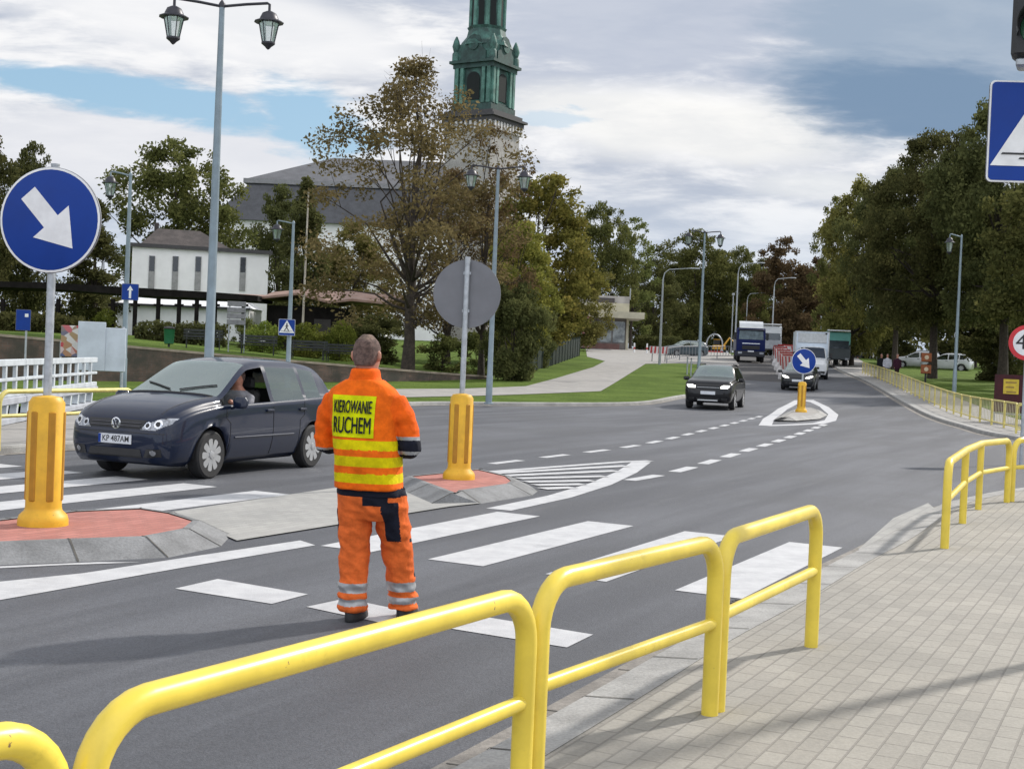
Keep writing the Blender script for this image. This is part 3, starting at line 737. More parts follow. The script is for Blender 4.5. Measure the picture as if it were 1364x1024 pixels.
# ------------------------------------------------------------------ small signs
def rrect(w, h, r, n=4):
    out = []
    for cx, cy, a0 in ((w / 2 - r, h / 2 - r, 0), (-w / 2 + r, h / 2 - r, 90), (-w / 2 + r, -h / 2 + r, 180), (w / 2 - r, -h / 2 + r, 270)):
        for k in range(n + 1): a = math.radians(a0 + 90 * k / n); out.append((cx + r * math.cos(a), cy + r * math.sin(a)))
    return out
def flat(parent, name, poly, y, mat, th=.003, off=(0, 0)):
    m = MB(); m.prism([(p[0] + off[0], p[1] + off[1]) for p in poly], 0, th, to=lambda a, b_, h: (a, y - h, b_)); return m.build(name, mat, parent, smooth=False)
def stroke(pts, w):
    a = offset_line(pts, w / 2); b_ = offset_line(pts, -w / 2); return a + b_[::-1]
def crossing_face(pl, s):
    """white triangle with a walking figure on bars, blue field"""
    flat(pl, 'white_rim', rrect(s, s, .05 * s), -.012, SIGNW); flat(pl, 'blue_field', rrect(s * .965, s * .965, .04 * s), -.016, SIGNB)
    flat(pl, 'white_triangle', [(-.47 * s, -.34 * s), (.47 * s, -.34 * s), (0, .44 * s)], -.020, SIGNW)
    m = MB(); to = lambda a, b_, h: (a * s, -.024 - h, b_ * s)
    for y, w in ((-.22, .37), (-.265, .20)):
        m.prism([(-w, y - .009), (w, y - .009), (w - .012, y + .009), (-w + .012, y + .009)], 0, .003, to=to)
    for pts, w in (([(.0, .0), (-.09, -.12), (-.13, -.21)], .05), ([(.0, .0), (.05, -.11), (.13, -.20)], .05), ([(.0, .17), (0, -.01)], .09), ([(-.01, .15), (-.10, .04)], .03), ([(.02, .15), (.10, .07)], .03)):
        m.prism(stroke(pts, w), 0, .003, to=to)
    m.prism([(.0 + .045 * math.cos(k * PI / 6), .225 + .045 * math.sin(k * PI / 6)) for k in range(12)], 0, .003, to=to)
    m.build('crossing_symbol', BLACK, pl, smooth=False)
def plate(parent, s, s2=None):
    m = MB(); m.prism(rrect(s, s2 or s, .05 * s), -.008, .008, to=lambda a, b_, h: (a, h, b_)); return m.build('sign_plate', SIGNG, parent, smooth=False)
# near crossing sign with signal head on a post beyond the right edge
p = D(1313, 176, 8.1); s = .60
t = thing('crossing_sign', 'large blue pedestrian crossing sign cut by the right edge of the photo', 'sign', (p.x + .30, 8.05, p.z), math.radians(-4))
pl = plate(t, s); crossing_face(pl, s)
px_ = p.x + .86; py_ = 7.96
m = MB(); m.box((.42, .06, .12), (.90, .04, .05)); m.box((.42, .06, -.12), (.90, .04, .05)); m.build('bracket', GALV, t)
t = thing('signal_post', 'galvanised post holding the near crossing sign and the signal head', 'pole', (px_, py_, .118)); m = MB(); m.tube([(0, 0, 0), (0, 0, 4.6)], .057, 14); m.lathe([(.1, 0), (.1, .02), (.05, .05)], n=14); m.build('post', GALV, t)
p = D(1343, 80, 8.0)
t = thing('traffic_signal', 'black traffic signal head with hoods in the top right corner', 'traffic light', (p.x + .17, 7.98, p.z), math.radians(-24))
m = MB(); m.box((0, 0, .46), (.30, .20, .92), bev=.03); hb = m.build('housing', BLACK, t)
for k, c in enumerate(((.02, .10, .05), (.12, .08, .01), (.12, .01, .01))):
    zc = .17 + .29 * k
    m = MB(); m.lathe([(.105, -.101), (.10, -.112), (.03, -.122)], (0, 0, zc), 20, axis='Y'); m.build('lens', M('signal lens %d' % k, c, .25, .1, 4), hb)
    m = MB(); n = 14; vs = []
    for a in np.linspace(-.35, PI + .35, n): vs += [(.125 * math.cos(a), -.10, zc + .125 * math.sin(a)), (.115 * math.cos(a), -.30 + .10 * (1 - math.sin(max(0, min(PI, a)))), zc + .115 * math.sin(a))]
    vs2 = [(x * .95, y, zc + (z - zc) * .95) for x, y, z in vs]
    m.add(vs + vs2, [(2 * i, 2 * i + 2, 2 * i + 3, 2 * i + 1) for i in range(n - 1)] + [(2 * n + 2 * i + 1, 2 * n + 2 * i + 3, 2 * n + 2 * i + 2, 2 * n + 2 * i) for i in range(n - 1)] + [(2 * i + 1, 2 * i + 3, 2 * n + 2 * i + 3, 2 * n + 2 * i + 1) for i in range(n - 1)])
    m.build('hood', BLACK, hb)
m = MB(); m.box((0, -.0, -.02), (.24, .16, .05), bev=.01); m.build('bottom_bracket', GALV, t)
# round speed sign at the right edge
p = D(1368, 457, 26); t = thing('speed_limit_sign', 'round red rimmed 40 speed sign on a grey post at the right edge', 'sign', (p.x, 26, gz(26) + .0), math.radians(-14))
m = MB(); m.tube([(0, .05, 0), (0, .05, p.z + .33)], .032, 10); m.build('post', GALV, t)
m = MB(); m.lathe([(.34, -.01), (.34, -.022), (.02, -.024)], n=40, axis='Y'); pl = m.build('sign_plate', SIGNR, t); pl.location = (0, 0, p.z)
m = MB(); m.lathe([(.258, -.022), (.255, -.027)], n=40, axis='Y'); m.build('white_face', SIGNW, pl)
v_, f_ = text_mb('40', .42, .0); m = MB(); m.add([(x, -.029 - z, y) for x, y, z in v_], f_); m.build('numerals', BLACK, pl, smooth=False)
# small blue signs on the left
p = D(174, 389, 42.9); t = thing('one_way_sign', 'small square blue sign with a white upward arrow on the left lamp', 'sign', (p.x, 42.85, p.z), math.radians(8))
pl = plate(t, .52); flat(pl, 'blue_field', rrect(.50, .50, .03), -.012, SIGNB)
flat(pl, 'arrow', [(-.035, -.20), (.035, -.20), (.035, .05), (.095, .05), (0, .20), (-.095, .05), (-.035, .05)], -.016, SIGNW)
p = D(382, 436, 49.8); t = thing('crossing_sign', 'small blue pedestrian crossing sign fixed to a single lantern lamp', 'sign', (p.x, 49.82, p.z), math.radians(4)); pl = plate(t, .60); crossing_face(pl, .60)
p = D(31, 427, 40); t = thing('information_sign', 'small tall blue sign with a white corner mark, on a thin post far left', 'sign', (p.x, 40, gz(40)), math.radians(18))
m = MB(); m.tube([(.09, .04, 0), (.09, .04, p.z + .2)], .03, 8); m.build('post', GALV, t); pl = plate(t, .42, .62); pl.location = (0, 0, p.z)
flat(pl, 'blue_field', rrect(.40, .60, .02), -.012, SIGNB); flat(pl, 'white_mark', rrect(.10, .10, .01), -.016, SIGNW, off=(.09, .14))
# white board and colourful poster on the left
zb = D(140, 495, 37); zt = D(140, 430, 37)
t = thing('notice_board', 'blank pale grey notice board with a raised centre panel behind the balustrade', 'board', (D(133, 470, 37).x, 37, gz(37)), math.radians(6))
BW = M('board white', (.50, .55, .62), .6, .1, 1.5); w = 60 / 1800 * 37
m = MB(); m.box((.10, 0, (zb.z + D(140, 437, 37).z) / 2), (w * .95, .06, D(140, 437, 37).z - zb.z), bev=.01); m.build('panel', BW, t)
m = MB(); m.box((-.22, -.045, (zb.z + zt.z) / 2), (.74, .03, zt.z - zb.z), bev=.01); m.build('centre_panel', BW, t)
m = MB(); [m.tube([(x, .05, 0), (x, .05, zt.z - .1)], .035, 8) for x in (-.45, .6)]; m.build('legs', GALV, t)
def poster_mat():
    m = bpy.data.materials.new('poster print'); m.use_nodes = True; t = NT(m.node_tree); tc = t.n('ShaderNodeTexCoord'); v = t.n('ShaderNodeTexVoronoi'); t.l(tc.outputs['Object'], v.inputs[0]); v.inputs['Scale'].default_value = 6
    cr = t.n('ShaderNodeValToRGB'); e = cr.color_ramp.elements; e[0].color = (.55, .53, .52, 1); e[1].color = (.08, .10, .22, 1)
    for pos, c in ((.3, (.6, .57, .55)), (.5, (.45, .05, .07)), (.7, (.35, .24, .12))): x = e.new(pos); x.color = (*c, 1)
    sp = t.n('ShaderNodeSeparateColor'); t.l(v.outputs['Color'], sp.inputs[0]); t.l(sp.outputs[0], cr.inputs[0]); p = t.n('ShaderNodeBsdfPrincipled'); t.l(cr.outputs[0], p.inputs[0]); o = t.n('ShaderNodeOutputMaterial'); t.l(p.outputs[0], o.inputs[0]); return m
p = D(95, 455, 37.5); t = thing('poster_board', 'poster stand with blurred red and blue print left of the blank board', 'poster', (p.x, 37.4, gz(37)), math.radians(6))
m = MB(); m.box((0, 0, p.z), (.50, .05, .86), bev=.01); m.build('poster', poster_mat(), t); m = MB(); [m.tube([(x, .03, 0), (x, .03, p.z)], .03, 7) for x in (-.25, .25)]; m.build('legs', GALV, t)
# white balustrade
BALW = M('balustrade white paint', (.47, .51, .54), .6, .1, 3)
def balustrade(a, b_, label):
    a, b_ = Vector(a), Vector(b_); d = b_ - a; L = d.length; z0 = .118
    t = thing('balustrade', label, 'balustrade', (a.x, a.y, z0), math.atan2(d.y, d.x), 'white balustrade by the left footway')
    m = MB(); [m.box((L / 2, 0, z), (L, .09, hh), bev=.01) for z, hh in ((1.08, .12), (.78, .06), (.52, .10))]; m.build('rails', BALW, t)
    for x in np.arange(.2, L, .72): m = MB(); m.box((x, 0, .80), (.11, .06, .52)); m.build('baluster', BALW, t)
    m = MB(); m.box((L / 2, .0, .40), (L, .16, .14), bev=.02); m.box((L / 2, -.02, .06), (L, .24, .12), bev=.02); m.build('plinth', M('balustrade grey', (.36, .38, .42), .7, .1, 3), t)
    for x in np.arange(.2, L, .72): m = MB(); m.box((x, 0, .23), (.12, .12, .24), tilt=Matrix.Rotation(.35, 3, 'Y')); m.build('strut', BALW, t)
balustrade((-8.3, 18.5), (-9.05, 25.0), 'white railed balustrade section left of the left bollard'); balustrade((-9.08, 25.1), (-9.75, 31.6), 'white railed balustrade section ending before the blank notice board')

# ------------------------------------------------------------------ the traffic worker
def rings(rs, n=28, ex=2.4):
    """closed loft through horizontal rings (z, cx, cy, rx, ry)"""
    m = MB(); vs = []
    for z, cx, cy, rx, ry in rs:
        for k in range(n):
            a = 2 * PI * k / n; c, s_ = math.cos(a), math.sin(a)
            vs.append((cx + rx * math.copysign(abs(c) ** (2 / ex), c), cy + ry * math.copysign(abs(s_) ** (2 / ex), s_), z))
    fs = [(i * n + k, i * n + (k + 1) % n, (i + 1) * n + (k + 1) % n, (i + 1) * n + k) for i in range(len(rs) - 1) for k in range(n)]
    fs += [tuple(range(n - 1, -1, -1)), tuple((len(rs) - 1) * n + k for k in range(n))]
    m.add(vs, fs); return m
def cloth(name, col, sc_=14, rough=.85, col2=None):
    return M(name, col, rough, .10, 3, bump=.35, fine=sc_, col2=col2, spec=.2)
ORANGE = cloth('hi-vis orange', (.95, .135, .006)); VORANGE = cloth('vest orange', (.98, .16, .006)); TORANGE = cloth('trouser orange', (.86, .17, .035))
HIYEL = cloth('hi-vis yellow', (.74, .80, .0)); BANDY = cloth('vest band yellow', (.74, .62, .0)); NAVY = cloth('navy cloth', (.012, .014, .026)); SILVER = M('reflective band', (.36, .37, .38), .35, .1, 18, metal=.3)
SKIN = M('skin', (.46, .22, .155), .55, .12, 9, spec=.4); HAIRM = M('short hair', (.20, .13, .11), .9, .3, 40, bump=.8, fine=220); SHOE = M('work boots', (.012, .012, .014), .6, .2, 9)

def worker():
    p = G(486, 829); t = thing('person', 'traffic controller seen from behind in an orange and yellow vest, standing on the crossing', 'person', (p.x, p.y, 0), math.radians(-14))
    LX = -.06                                             # the trunk leans slightly to the left
    def lean(z): return LX * max(0, min(1, (z - .75) / .7))
    fl, fr = Vector((-.095, .02, 0)), Vector((.165, .24, 0))
    hipL, hipR = Vector((-.095, 0, .84)), Vector((.10, .02, .84)); knL, knR = Vector((-.10, .035, .47)), Vector((.135, .15, .47))
    anL, anR = fl + Vector((0, 0, .09)), fr + Vector((0, 0, .09))
    sh = lambda s_: Vector((lean(1.4) + s_ * .188, 0, 1.382)); el = lambda s_: Vector((lean(1.1) + s_ * (.272 if s_ > 0 else .285), .015, 1.10)); wr = lambda s_: Vector((lean(1.0) + s_ * .10, .27, 1.06))
    # body: one continuous surface, head to feet
    b = MB()
    b2 = rings([(.80, 0, 0, .15, .10), (.95, lean(.95), 0, .15, .105), (1.15, lean(1.15), 0, .17, .115), (1.33, lean(1.33), 0, .18, .11), (1.42, lean(1.42), 0, .12, .085), (1.46, lean(1.45), 0, .065, .065),
                (1.53, LX, .005, .058, .063), (1.56, LX, .018, .062, .085), (1.60, LX + .003, .02, .070, .097), (1.655, LX + .003, .015, .078, .103), (1.70, LX + .003, .01, .076, .10), (1.735, LX + .003, .005, .060, .082), (1.752, LX + .003, 0, .032, .045)], ex=2.1)
    b.add(b2.v, b2.f)
    hx = LX + .003; ht = math.radians(-12)
    for s_ in (-1, 1):                                     # ears, brow, nose, lips
        b.tube([(hx + s_ * .078, -.004, 1.615), (hx + s_ * .088, -.012, 1.64), (hx + s_ * .086, -.012, 1.665), (hx + s_ * .078, 0, 1.675)], [.010, .013, .013, .008], 8)
        b.tube([(hx + s_ * .015, .115, 1.672), (hx + s_ * .05, .102, 1.674)], .009, 6)
    b.tube([(hx, .112, 1.665), (hx, .130, 1.625), (hx, .122, 1.612)], [.008, .014, .010], 8); b.tube([(hx - .022, .112, 1.583), (hx + .022, .112, 1.583)], .008, 6)
    for s_ in (-1, 1):
        b.tube([sh(s_), el(s_)], [.055, .043], 12); b.tube([el(s_), wr(s_)], [.043, .029], 12)
        w = wr(s_); dirv = Vector((-s_ * .75, .55, -.15)).normalized(); side = Vector((0, 0, 1)).cross(dirv).normalized(); upv = dirv.cross(side)
        b.tube([w, w + dirv * .05, w + dirv * .095], [(.034, .022), (.043, .020), (.041, .017)], 10)
        for k, ln in enumerate((.066, .076, .072, .056)):  # four fingers, curled
            o = w + dirv * .09 + upv * (.030 - .020 * k); c = side * s_ * .0 - side * .0
            d2 = (dirv - side * s_ * .55).normalized(); d3 = (dirv * .25 - side * s_ * .95).normalized()
            b.tube([o - dirv * .02, o + dirv * ln * .45, o + dirv * ln * .45 + d2 * ln * .35, o + dirv * ln * .45 + d2 * ln * .35 + d3 * ln * .28], [.0098, .0095, .0088, .0075], 8)
        o = w + dirv * .035 + upv * .032; b.tube([o, o + (dirv * .5 + upv * .6).normalized() * .038, o + (dirv * .5 + upv * .6).normalized() * .038 + dirv * .030], [.013, .0115, .009], 8)
    for hp, kn, an, ft in ((hipL, knL, anL, fl), (hipR, knR, anR, fr)):
        b.tube([hp, kn, an], [.085, .058, .040], 12); b.tube([an, an + Vector((.0, .05, -.035)), ft + Vector((.02, .17, .035))], [.042, .045, .032], 10)
    remesh(b, 'body', SKIN, t, .0055, 3)
    h = MB(); r2 = rings([(1.585, hx, -.035, .058, .058), (1.62, hx, -.02, .074, .078), (1.655, hx, .0, .0815, .096), (1.70, hx, .002, .0805, .098), (1.735, hx, .0, .067, .086), (1.757, hx - .002, .004, .047, .064), (1.772, hx - .003, .01, .034, .05), (1.779, hx - .004, .012, .022, .036)], ex=2.2); h.add(r2.v, r2.f)
    hair = remesh(h, 'hair', [HAIRM, M('hair tuft', (.27, .19, .145), .9, .3, 40, bump=.8, fine=220)], t, .006, 2, lambda c: 1 if c[2] > 1.748 and abs(c[0] - hx) < .05 else 0)
    # boots
    for an, ft in ((anL, fl), (anR, fr)):
        o = MB(); rr = [(0.0, ft.x + .01, ft.y + .06, .050, .145), (.02, ft.x + .01, ft.y + .06, .052, .148), (.05, ft.x + .01, ft.y + .05, .05, .135), (.085, ft.x, ft.y + .02, .046, .095), (.12, ft.x, ft.y, .045, .06), (.17, ft.x, ft.y, .045, .05)]
        q = rings(rr, ex=2.3); o.add(q.v, q.f); remesh(o, 'boot', SHOE, t, .007, 2)
    # trousers
    tr = MB(); q = rings([(.64, .015, .02, .12, .10), (.70, .0, .01, .185, .135), (.78, 0, 0, .19, .145), (.86, 0, 0, .185, .14), (.90, lean(.9), 0, .18, .135)]); tr.add(q.v, q.f)
    for hp, kn, an, ft, s_ in ((hipL, knL, anL, fl, -1), (hipR, knR, anR, fr, 1)):
        path, rad = [], []
        for k in range(46):
            f = k / 45; z = .82 - f * .755
            c = hp.lerp(kn, (hp.z - z) / (hp.z - kn.z)) if z > kn.z else kn.lerp(an + Vector((0, 0, 0)), min(1, (kn.z - z) / (kn.z - an.z)))
            c = Vector((c.x, c.y, z)); r_ = .117 - .028 * min(1, f * 1.5)
            fold = 0.0
            if z < .30: fold = .012 * math.sin(z * 95 + s_) * (1 - z / .32)
            fold += .002 * math.sin(z * 43 + s_ * 2)
            path.append(c); rad.append((r_ + fold, r_ * 1.02 + fold))
        tr.tube(path, rad, 20)
    def tmat(c):
        x, y, z = c
        if z > .795: return 1
        if .738 < z < .80 and x > .0 and y < .06 and x < .15: return 1
        if .51 < z < .76 and .112 < x < .195 and y < .10: return 1
        right = x > .04
        yy = y - (.15 if right else .03) * (1 if z < .5 else .5)
        if .27 < z < .52 and yy > .055: return 1
        if .52 < z < .70 and x < -.185: return 1
        if .185 < z < .245 or .105 < z < .148: return 2
        return 0
    wrinkle(remesh(tr, 'trousers', [TORANGE, NAVY, SILVER], t, .0075, 3, tmat), .009, (7, 7, 12), 0, lambda c: 1.25 if c.z < .6 else .8)
    # jacket
    j = MB(); q = rings([(.79, lean(.8) + .006, .0, .196, .150), (.95, lean(.95) + .004, 0, .200, .152), (1.10, lean(1.1), 0, .206, .15), (1.25, lean(1.25), 0, .224, .148), (1.34, lean(1.34), -.005, .236, .140), (1.40, lean(1.40), -.008, .236, .126), (1.438, lean(1.44), -.008, .205, .112), (1.468, lean(1.46), -.005, .150, .100), (1.49, LX, -.003, .112, .095), (1.51, LX, 0, .095, .092), (1.565, LX, .0, .084, .09), (1.572, LX, .0, .06, .06)], ex=2.5); j.add(q.v, q.f)
    for s_ in (-1, 1):
        a, e_, w = sh(s_), el(s_), wr(s_); path = []; rad = []
        for k in range(14): f = k / 13; path.append(a.lerp(e_, f) + Vector((s_ * .016 * math.sin(f * PI), 0, 0))); rad.append(.070 + .016 * min(1, f * 3) - .018 * f + .004 * math.sin(f * 21))
        for k in range(1, 12): f = k / 11; path.append(e_.lerp(w, f)); rad.append(.070 - .022 * f + .004 * math.sin(f * 18))
        j.tube(path, rad, 16)
    def jmat(c):
        x, y, z = c; xx = abs(x - lean(z))
        if z > (1.165 if x > lean(z) or xx < .17 else 1.07): return 0
        if xx > .20:
            if 1.145 < z <= 1.165: return 2
            if y > .12 and .05 < (y - .12) < .08: return 2
            if 1.055 < z < 1.075: return 2
            return 1
        if z < 1.16: return 1
        return 0
    wrinkle(remesh(j, 'jacket', [ORANGE, NAVY, SILVER], t, .0075, 3, jmat), .007, (8, 8, 12), 4, lambda c: 1.0 if abs(c.x - lean(c.z)) > .17 else .25)
    # vest over the jacket
    v = MB(); q = rings([(.835, lean(.85), 0, .197, .176), (.84, lean(.85), 0, .202, .182), (1.0, lean(1.0), 0, .206, .180), (1.15, lean(1.15), 0, .210, .174), (1.28, lean(1.28), -.002, .214, .168), (1.36, lean(1.36), -.006, .222, .152), (1.41, lean(1.41), -.008, .222, .136), (1.447, lean(1.45), -.006, .196, .120), (1.477, lean(1.47), -.004, .150, .108), (1.50, LX, 0, .112, .10)], ex=2.8); v.add(q.v, q.f)
    def vmat(c):
        z = c[2]
        return 1 if (1.078 < z < 1.137 or .978 < z < 1.037 or .875 < z < .935) else 0
    ve = remesh(v, 'vest', [VORANGE, BANDY], t, .0055, 3, vmat)
    wrinkle(ve, .007, (5, 5, 6), 9)
    bv = BVHTree.FromPolygons([x.co for x in ve.data.vertices], [tuple(p_.vertices) for p_ in ve.data.polygons])
    def onback(x, z, off):
        h_ = bv.ray_cast(Vector((x, -1, z)), Vector((0, 1, 0)))
        return (x, (h_[0].y if h_[0] else -.15) - off, z)
    X0, X1, Z0, Z1 = lean(1.27) - .172, lean(1.27) + .112, 1.152, 1.405
    m = MB(); nx_, nz_ = 18, 16
    m.add([onback(X0 + (X1 - X0) * i / nx_, Z0 + (Z1 - Z0) * k / nz_, .004) for k in range(nz_ + 1) for i in range(nx_ + 1)], [(k * (nx_ + 1) + i, k * (nx_ + 1) + i + 1, (k + 1) * (nx_ + 1) + i + 1, (k + 1) * (nx_ + 1) + i) for k in range(nz_) for i in range(nx_)])
    bp = m.build('back_panel', HIYEL, ve); 
    INK = M('black print', (.03, .035, .03), .7, .2, 30)
    m = MB()
    for txt, zc, tw, th_ in (('KIEROWANIE', 1.337, .248, .076), ('RUCHEM', 1.226, .248, .098)):
        v_, f_ = text_mb(txt, .1, 0.0); xs_ = [p_[0] for p_ in v_]; ys_ = [p_[1] for p_ in v_]; kx = tw / (max(xs_) - min(xs_)); kz = th_ / (max(ys_) - min(ys_)); cx_, cy_ = (max(xs_) + min(xs_)) / 2, (max(ys_) + min(ys_)) / 2
        for dx, dz, off in ((-.0016, 0, .0110), (.0016, 0, .0114), (0, .0012, .0118), (0, -.0012, .0122)):
            m.add([onback((X0 + X1) / 2 + (a[0] - cx_) * kx + dx, zc + (a[1] - cy_) * kz + dz, off) for a in v_], f_)
    m.build('lettering', INK, ve, smooth=False)
worker()

# people far away
def figure(px, py, Y, label, shirt, trou, rz=0, h=1.72, stride=.15, group=None, skirt=False):
    q = D(px, py, Y); t = thing('person', label, 'person', (q.x, Y, max(gz(Y), q.z if py > 0 else 0)), rz, group); k = h / 1.75
    b = MB(); r_ = rings([(.8, 0, 0, .14, .10), (1.1, 0, 0, .16, .11), (1.35, 0, 0, .18, .1), (1.44, 0, 0, .08, .07), (1.53, 0, .01, .055, .06), (1.6, 0, .02, .07, .09), (1.68, 0, .01, .075, .095), (1.75, 0, 0, .03, .04)]); b.add(r_.v, r_.f)
    for s_ in (-1, 1): b.tube([(s_ * .09, 0, .84), (s_ * .09, s_ * stride * .5, .47), (s_ * .09, s_ * stride, .08), (s_ * .09, s_ * stride + .13, .03)], [.08, .06, .045, .04], 10); b.tube([(s_ * .2, 0, 1.38), (s_ * .25, 0, 1.1), (s_ * .22, .08, .82)], [.05, .042, .035], 8)
    bo = remesh(b, 'body', SKIN, t, .02, 2)
    b = MB(); r_ = rings([(.78, 0, 0, .18, .13), (1.1, 0, 0, .19, .14), (1.36, 0, 0, .21, .13), (1.44, 0, 0, .11, .1), (1.48, 0, 0, .08, .08)]); b.add(r_.v, r_.f)
    for s_ in (-1, 1): b.tube([(s_ * .2, 0, 1.38), (s_ * .26, 0, 1.1), (s_ * .23, .07, .86)], [.075, .062, .055], 10)
    remesh(b, 'jacket', cloth('cloth %s' % label[:24], shirt), t, .02, 2)
    b = MB()
    for s_ in (-1, 1): b.tube([(s_ * .08, 0, .88), (s_ * .09, s_ * stride * .5, .47), (s_ * .09, s_ * stride, .07)], [.11, .085, .07], 10)
    remesh(b, 'trousers', cloth('trousers %s' % label[:24], trou), t, .02, 2)
    b = MB(); r_ = rings([(1.6, 0, -.03, .07, .07), (1.66, 0, -.01, .083, .1), (1.74, 0, 0, .06, .08), (1.775, 0, 0, .02, .03)]); b.add(r_.v, r_.f); remesh(b, 'hair', HAIRM, t, .015, 1)
    t.scale = (k, k, k); return t

# ------------------------------------------------------------------ vehicles
def pchip(Y, sub):
    """monotone cubic through the rows of Y, sub[i] samples per interval"""
    Y = np.array(Y, float); n = len(Y); d = np.diff(Y, axis=0); m = np.zeros_like(Y)
    m[0], m[-1] = d[0], d[-1]
    for i in range(1, n - 1):
        a, b = d[i - 1], d[i]; s = a * b > 0
        m[i] = np.where(s, 2 * a * b / np.where(np.abs(a + b) < 1e-12, 1, a + b), 0)
    out, idx = [], []
    for i in range(n - 1):
        for k in range(sub[i]):
            t = k / sub[i]; h = (2 * t ** 3 - 3 * t ** 2 + 1, t ** 3 - 2 * t ** 2 + t, -2 * t ** 3 + 3 * t ** 2, t ** 3 - t ** 2)
            out.append(h[0] * Y[i] + h[1] * m[i] + h[2] * Y[i + 1] + h[3] * m[i + 1]); idx.append(i)
    out.append(Y[-1]); return np.array(out), idx
CARGLASS = glass_mat('car glass', (.30, .36, .35), .40, .12); DARKIN = M('car interior', (.022, .022, .024), .8, .2, 8)
SCREEN = glass_mat('windscreen glass', (.34, .42, .40), .72, .22)
LIGHT = M('headlamp glass', (.30, .32, .36), .15, .35, 22, coat=.8); AMBER = M('amber lens', (.6, .22, .03), .3, .1, 10)
def lit_lamp():
    m = bpy.data.materials.new('lit headlamp'); m.use_nodes = True; t = NT(m.node_tree); e = t.n('ShaderNodeEmission'); e.inputs[0].default_value = (1, .97, .9, 1); e.inputs[1].default_value = 3.0
    o = t.n('ShaderNodeOutputMaterial'); t.l(e.outputs[0], o.inputs[0]); return m
LIT = lit_lamp()
RIM = M('alloy wheel', (.46, .47, .48), .35, .06, 12, metal=.6)
# x, zb, ws, wm, zm, wb, zbelt, w6, z6, w7, z7, z9   (front to rear)
HATCH = [(2.11, .30, .56, .62, .45, .58, .60, .50, .655, .42, .675, .685), (2.04, .23, .70, .76, .47, .735, .68, .66, .745, .58, .775, .79), (1.88, .19, .78, .835, .50, .81, .76, .74, .845, .66, .875, .895),
         (1.58, .18, .80, .865, .54, .85, .85, .77, .935, .70, .965, .985), (1.25, .18, .80, .875, .56, .862, .90, .785, .99, .72, 1.02, 1.04), (.98, .18, .80, .88, .58, .868, .93, .80, 1.015, .735, 1.05, 1.085),
         (.12, .18, .80, .88, .58, .872, .955, .655, 1.41, .59, 1.47, 1.51), (-.22, .18, .80, .88, .58, .872, .965, .645, 1.445, .575, 1.515, 1.56), (-.31, .18, .80, .88, .58, .872, .97, .643, 1.448, .573, 1.518, 1.565),
         (-1.12, .18, .80, .88, .58, .87, .995, .635, 1.435, .565, 1.51, 1.56), (-1.20, .18, .80, .88, .58, .868, 1.0, .635, 1.43, .565, 1.505, 1.555), (-1.62, .18, .80, .875, .58, .86, 1.015, .635, 1.395, .56, 1.465, 1.515),
         (-1.84, .20, .80, .87, .58, .85, 1.02, .665, 1.32, .58, 1.40, 1.45), (-2.02, .22, .78, .85, .56, .825, .985, .765, 1.04, .70, 1.07, 1.09), (-2.10, .27, .72, .80, .52, .77, .80, .70, .88, .62, .90, .91)]
SUV = [(2.13, .36, .58, .64, .55, .60, .78, .54, .84, .46, .87, .88), (2.06, .28, .72, .79, .58, .77, .84, .70, .92, .62, .95, .96), (1.90, .24, .80, .86, .60, .84, .92, .77, 1.00, .69, 1.03, 1.04),
       (1.55, .23, .82, .89, .62, .875, .98, .79, 1.06, .72, 1.09, 1.10), (1.10, .23, .82, .90, .64, .885, 1.01, .81, 1.09, .75, 1.12, 1.13), (.88, .23, .82, .90, .64, .885, 1.03, .82, 1.11, .76, 1.14, 1.165),
       (.22, .23, .82, .90, .64, .885, 1.06, .68, 1.50, .62, 1.56, 1.60), (-.20, .23, .82, .90, .64, .885, 1.07, .67, 1.53, .61, 1.59, 1.635), (-.29, .23, .82, .90, .64, .885, 1.07, .67, 1.53, .61, 1.59, 1.64),
       (-1.12, .23, .82, .90, .64, .885, 1.10, .665, 1.53, .60, 1.585, 1.635), (-1.22, .23, .82, .90, .64, .885, 1.10, .665, 1.525, .60, 1.58, 1.63), (-1.55, .24, .82, .89, .64, .88, 1.11, .665, 1.50, .60, 1.56, 1.61),
       (-1.92, .25, .82, .88, .64, .86, 1.10, .68, 1.40, .60, 1.47, 1.51), (-2.08, .27, .78, .86, .62, .83, 1.00, .77, 1.06, .70, 1.09, 1.11), (-2.15, .33, .72, .80, .58, .78, .82, .72, .90, .64, .93, .94)]
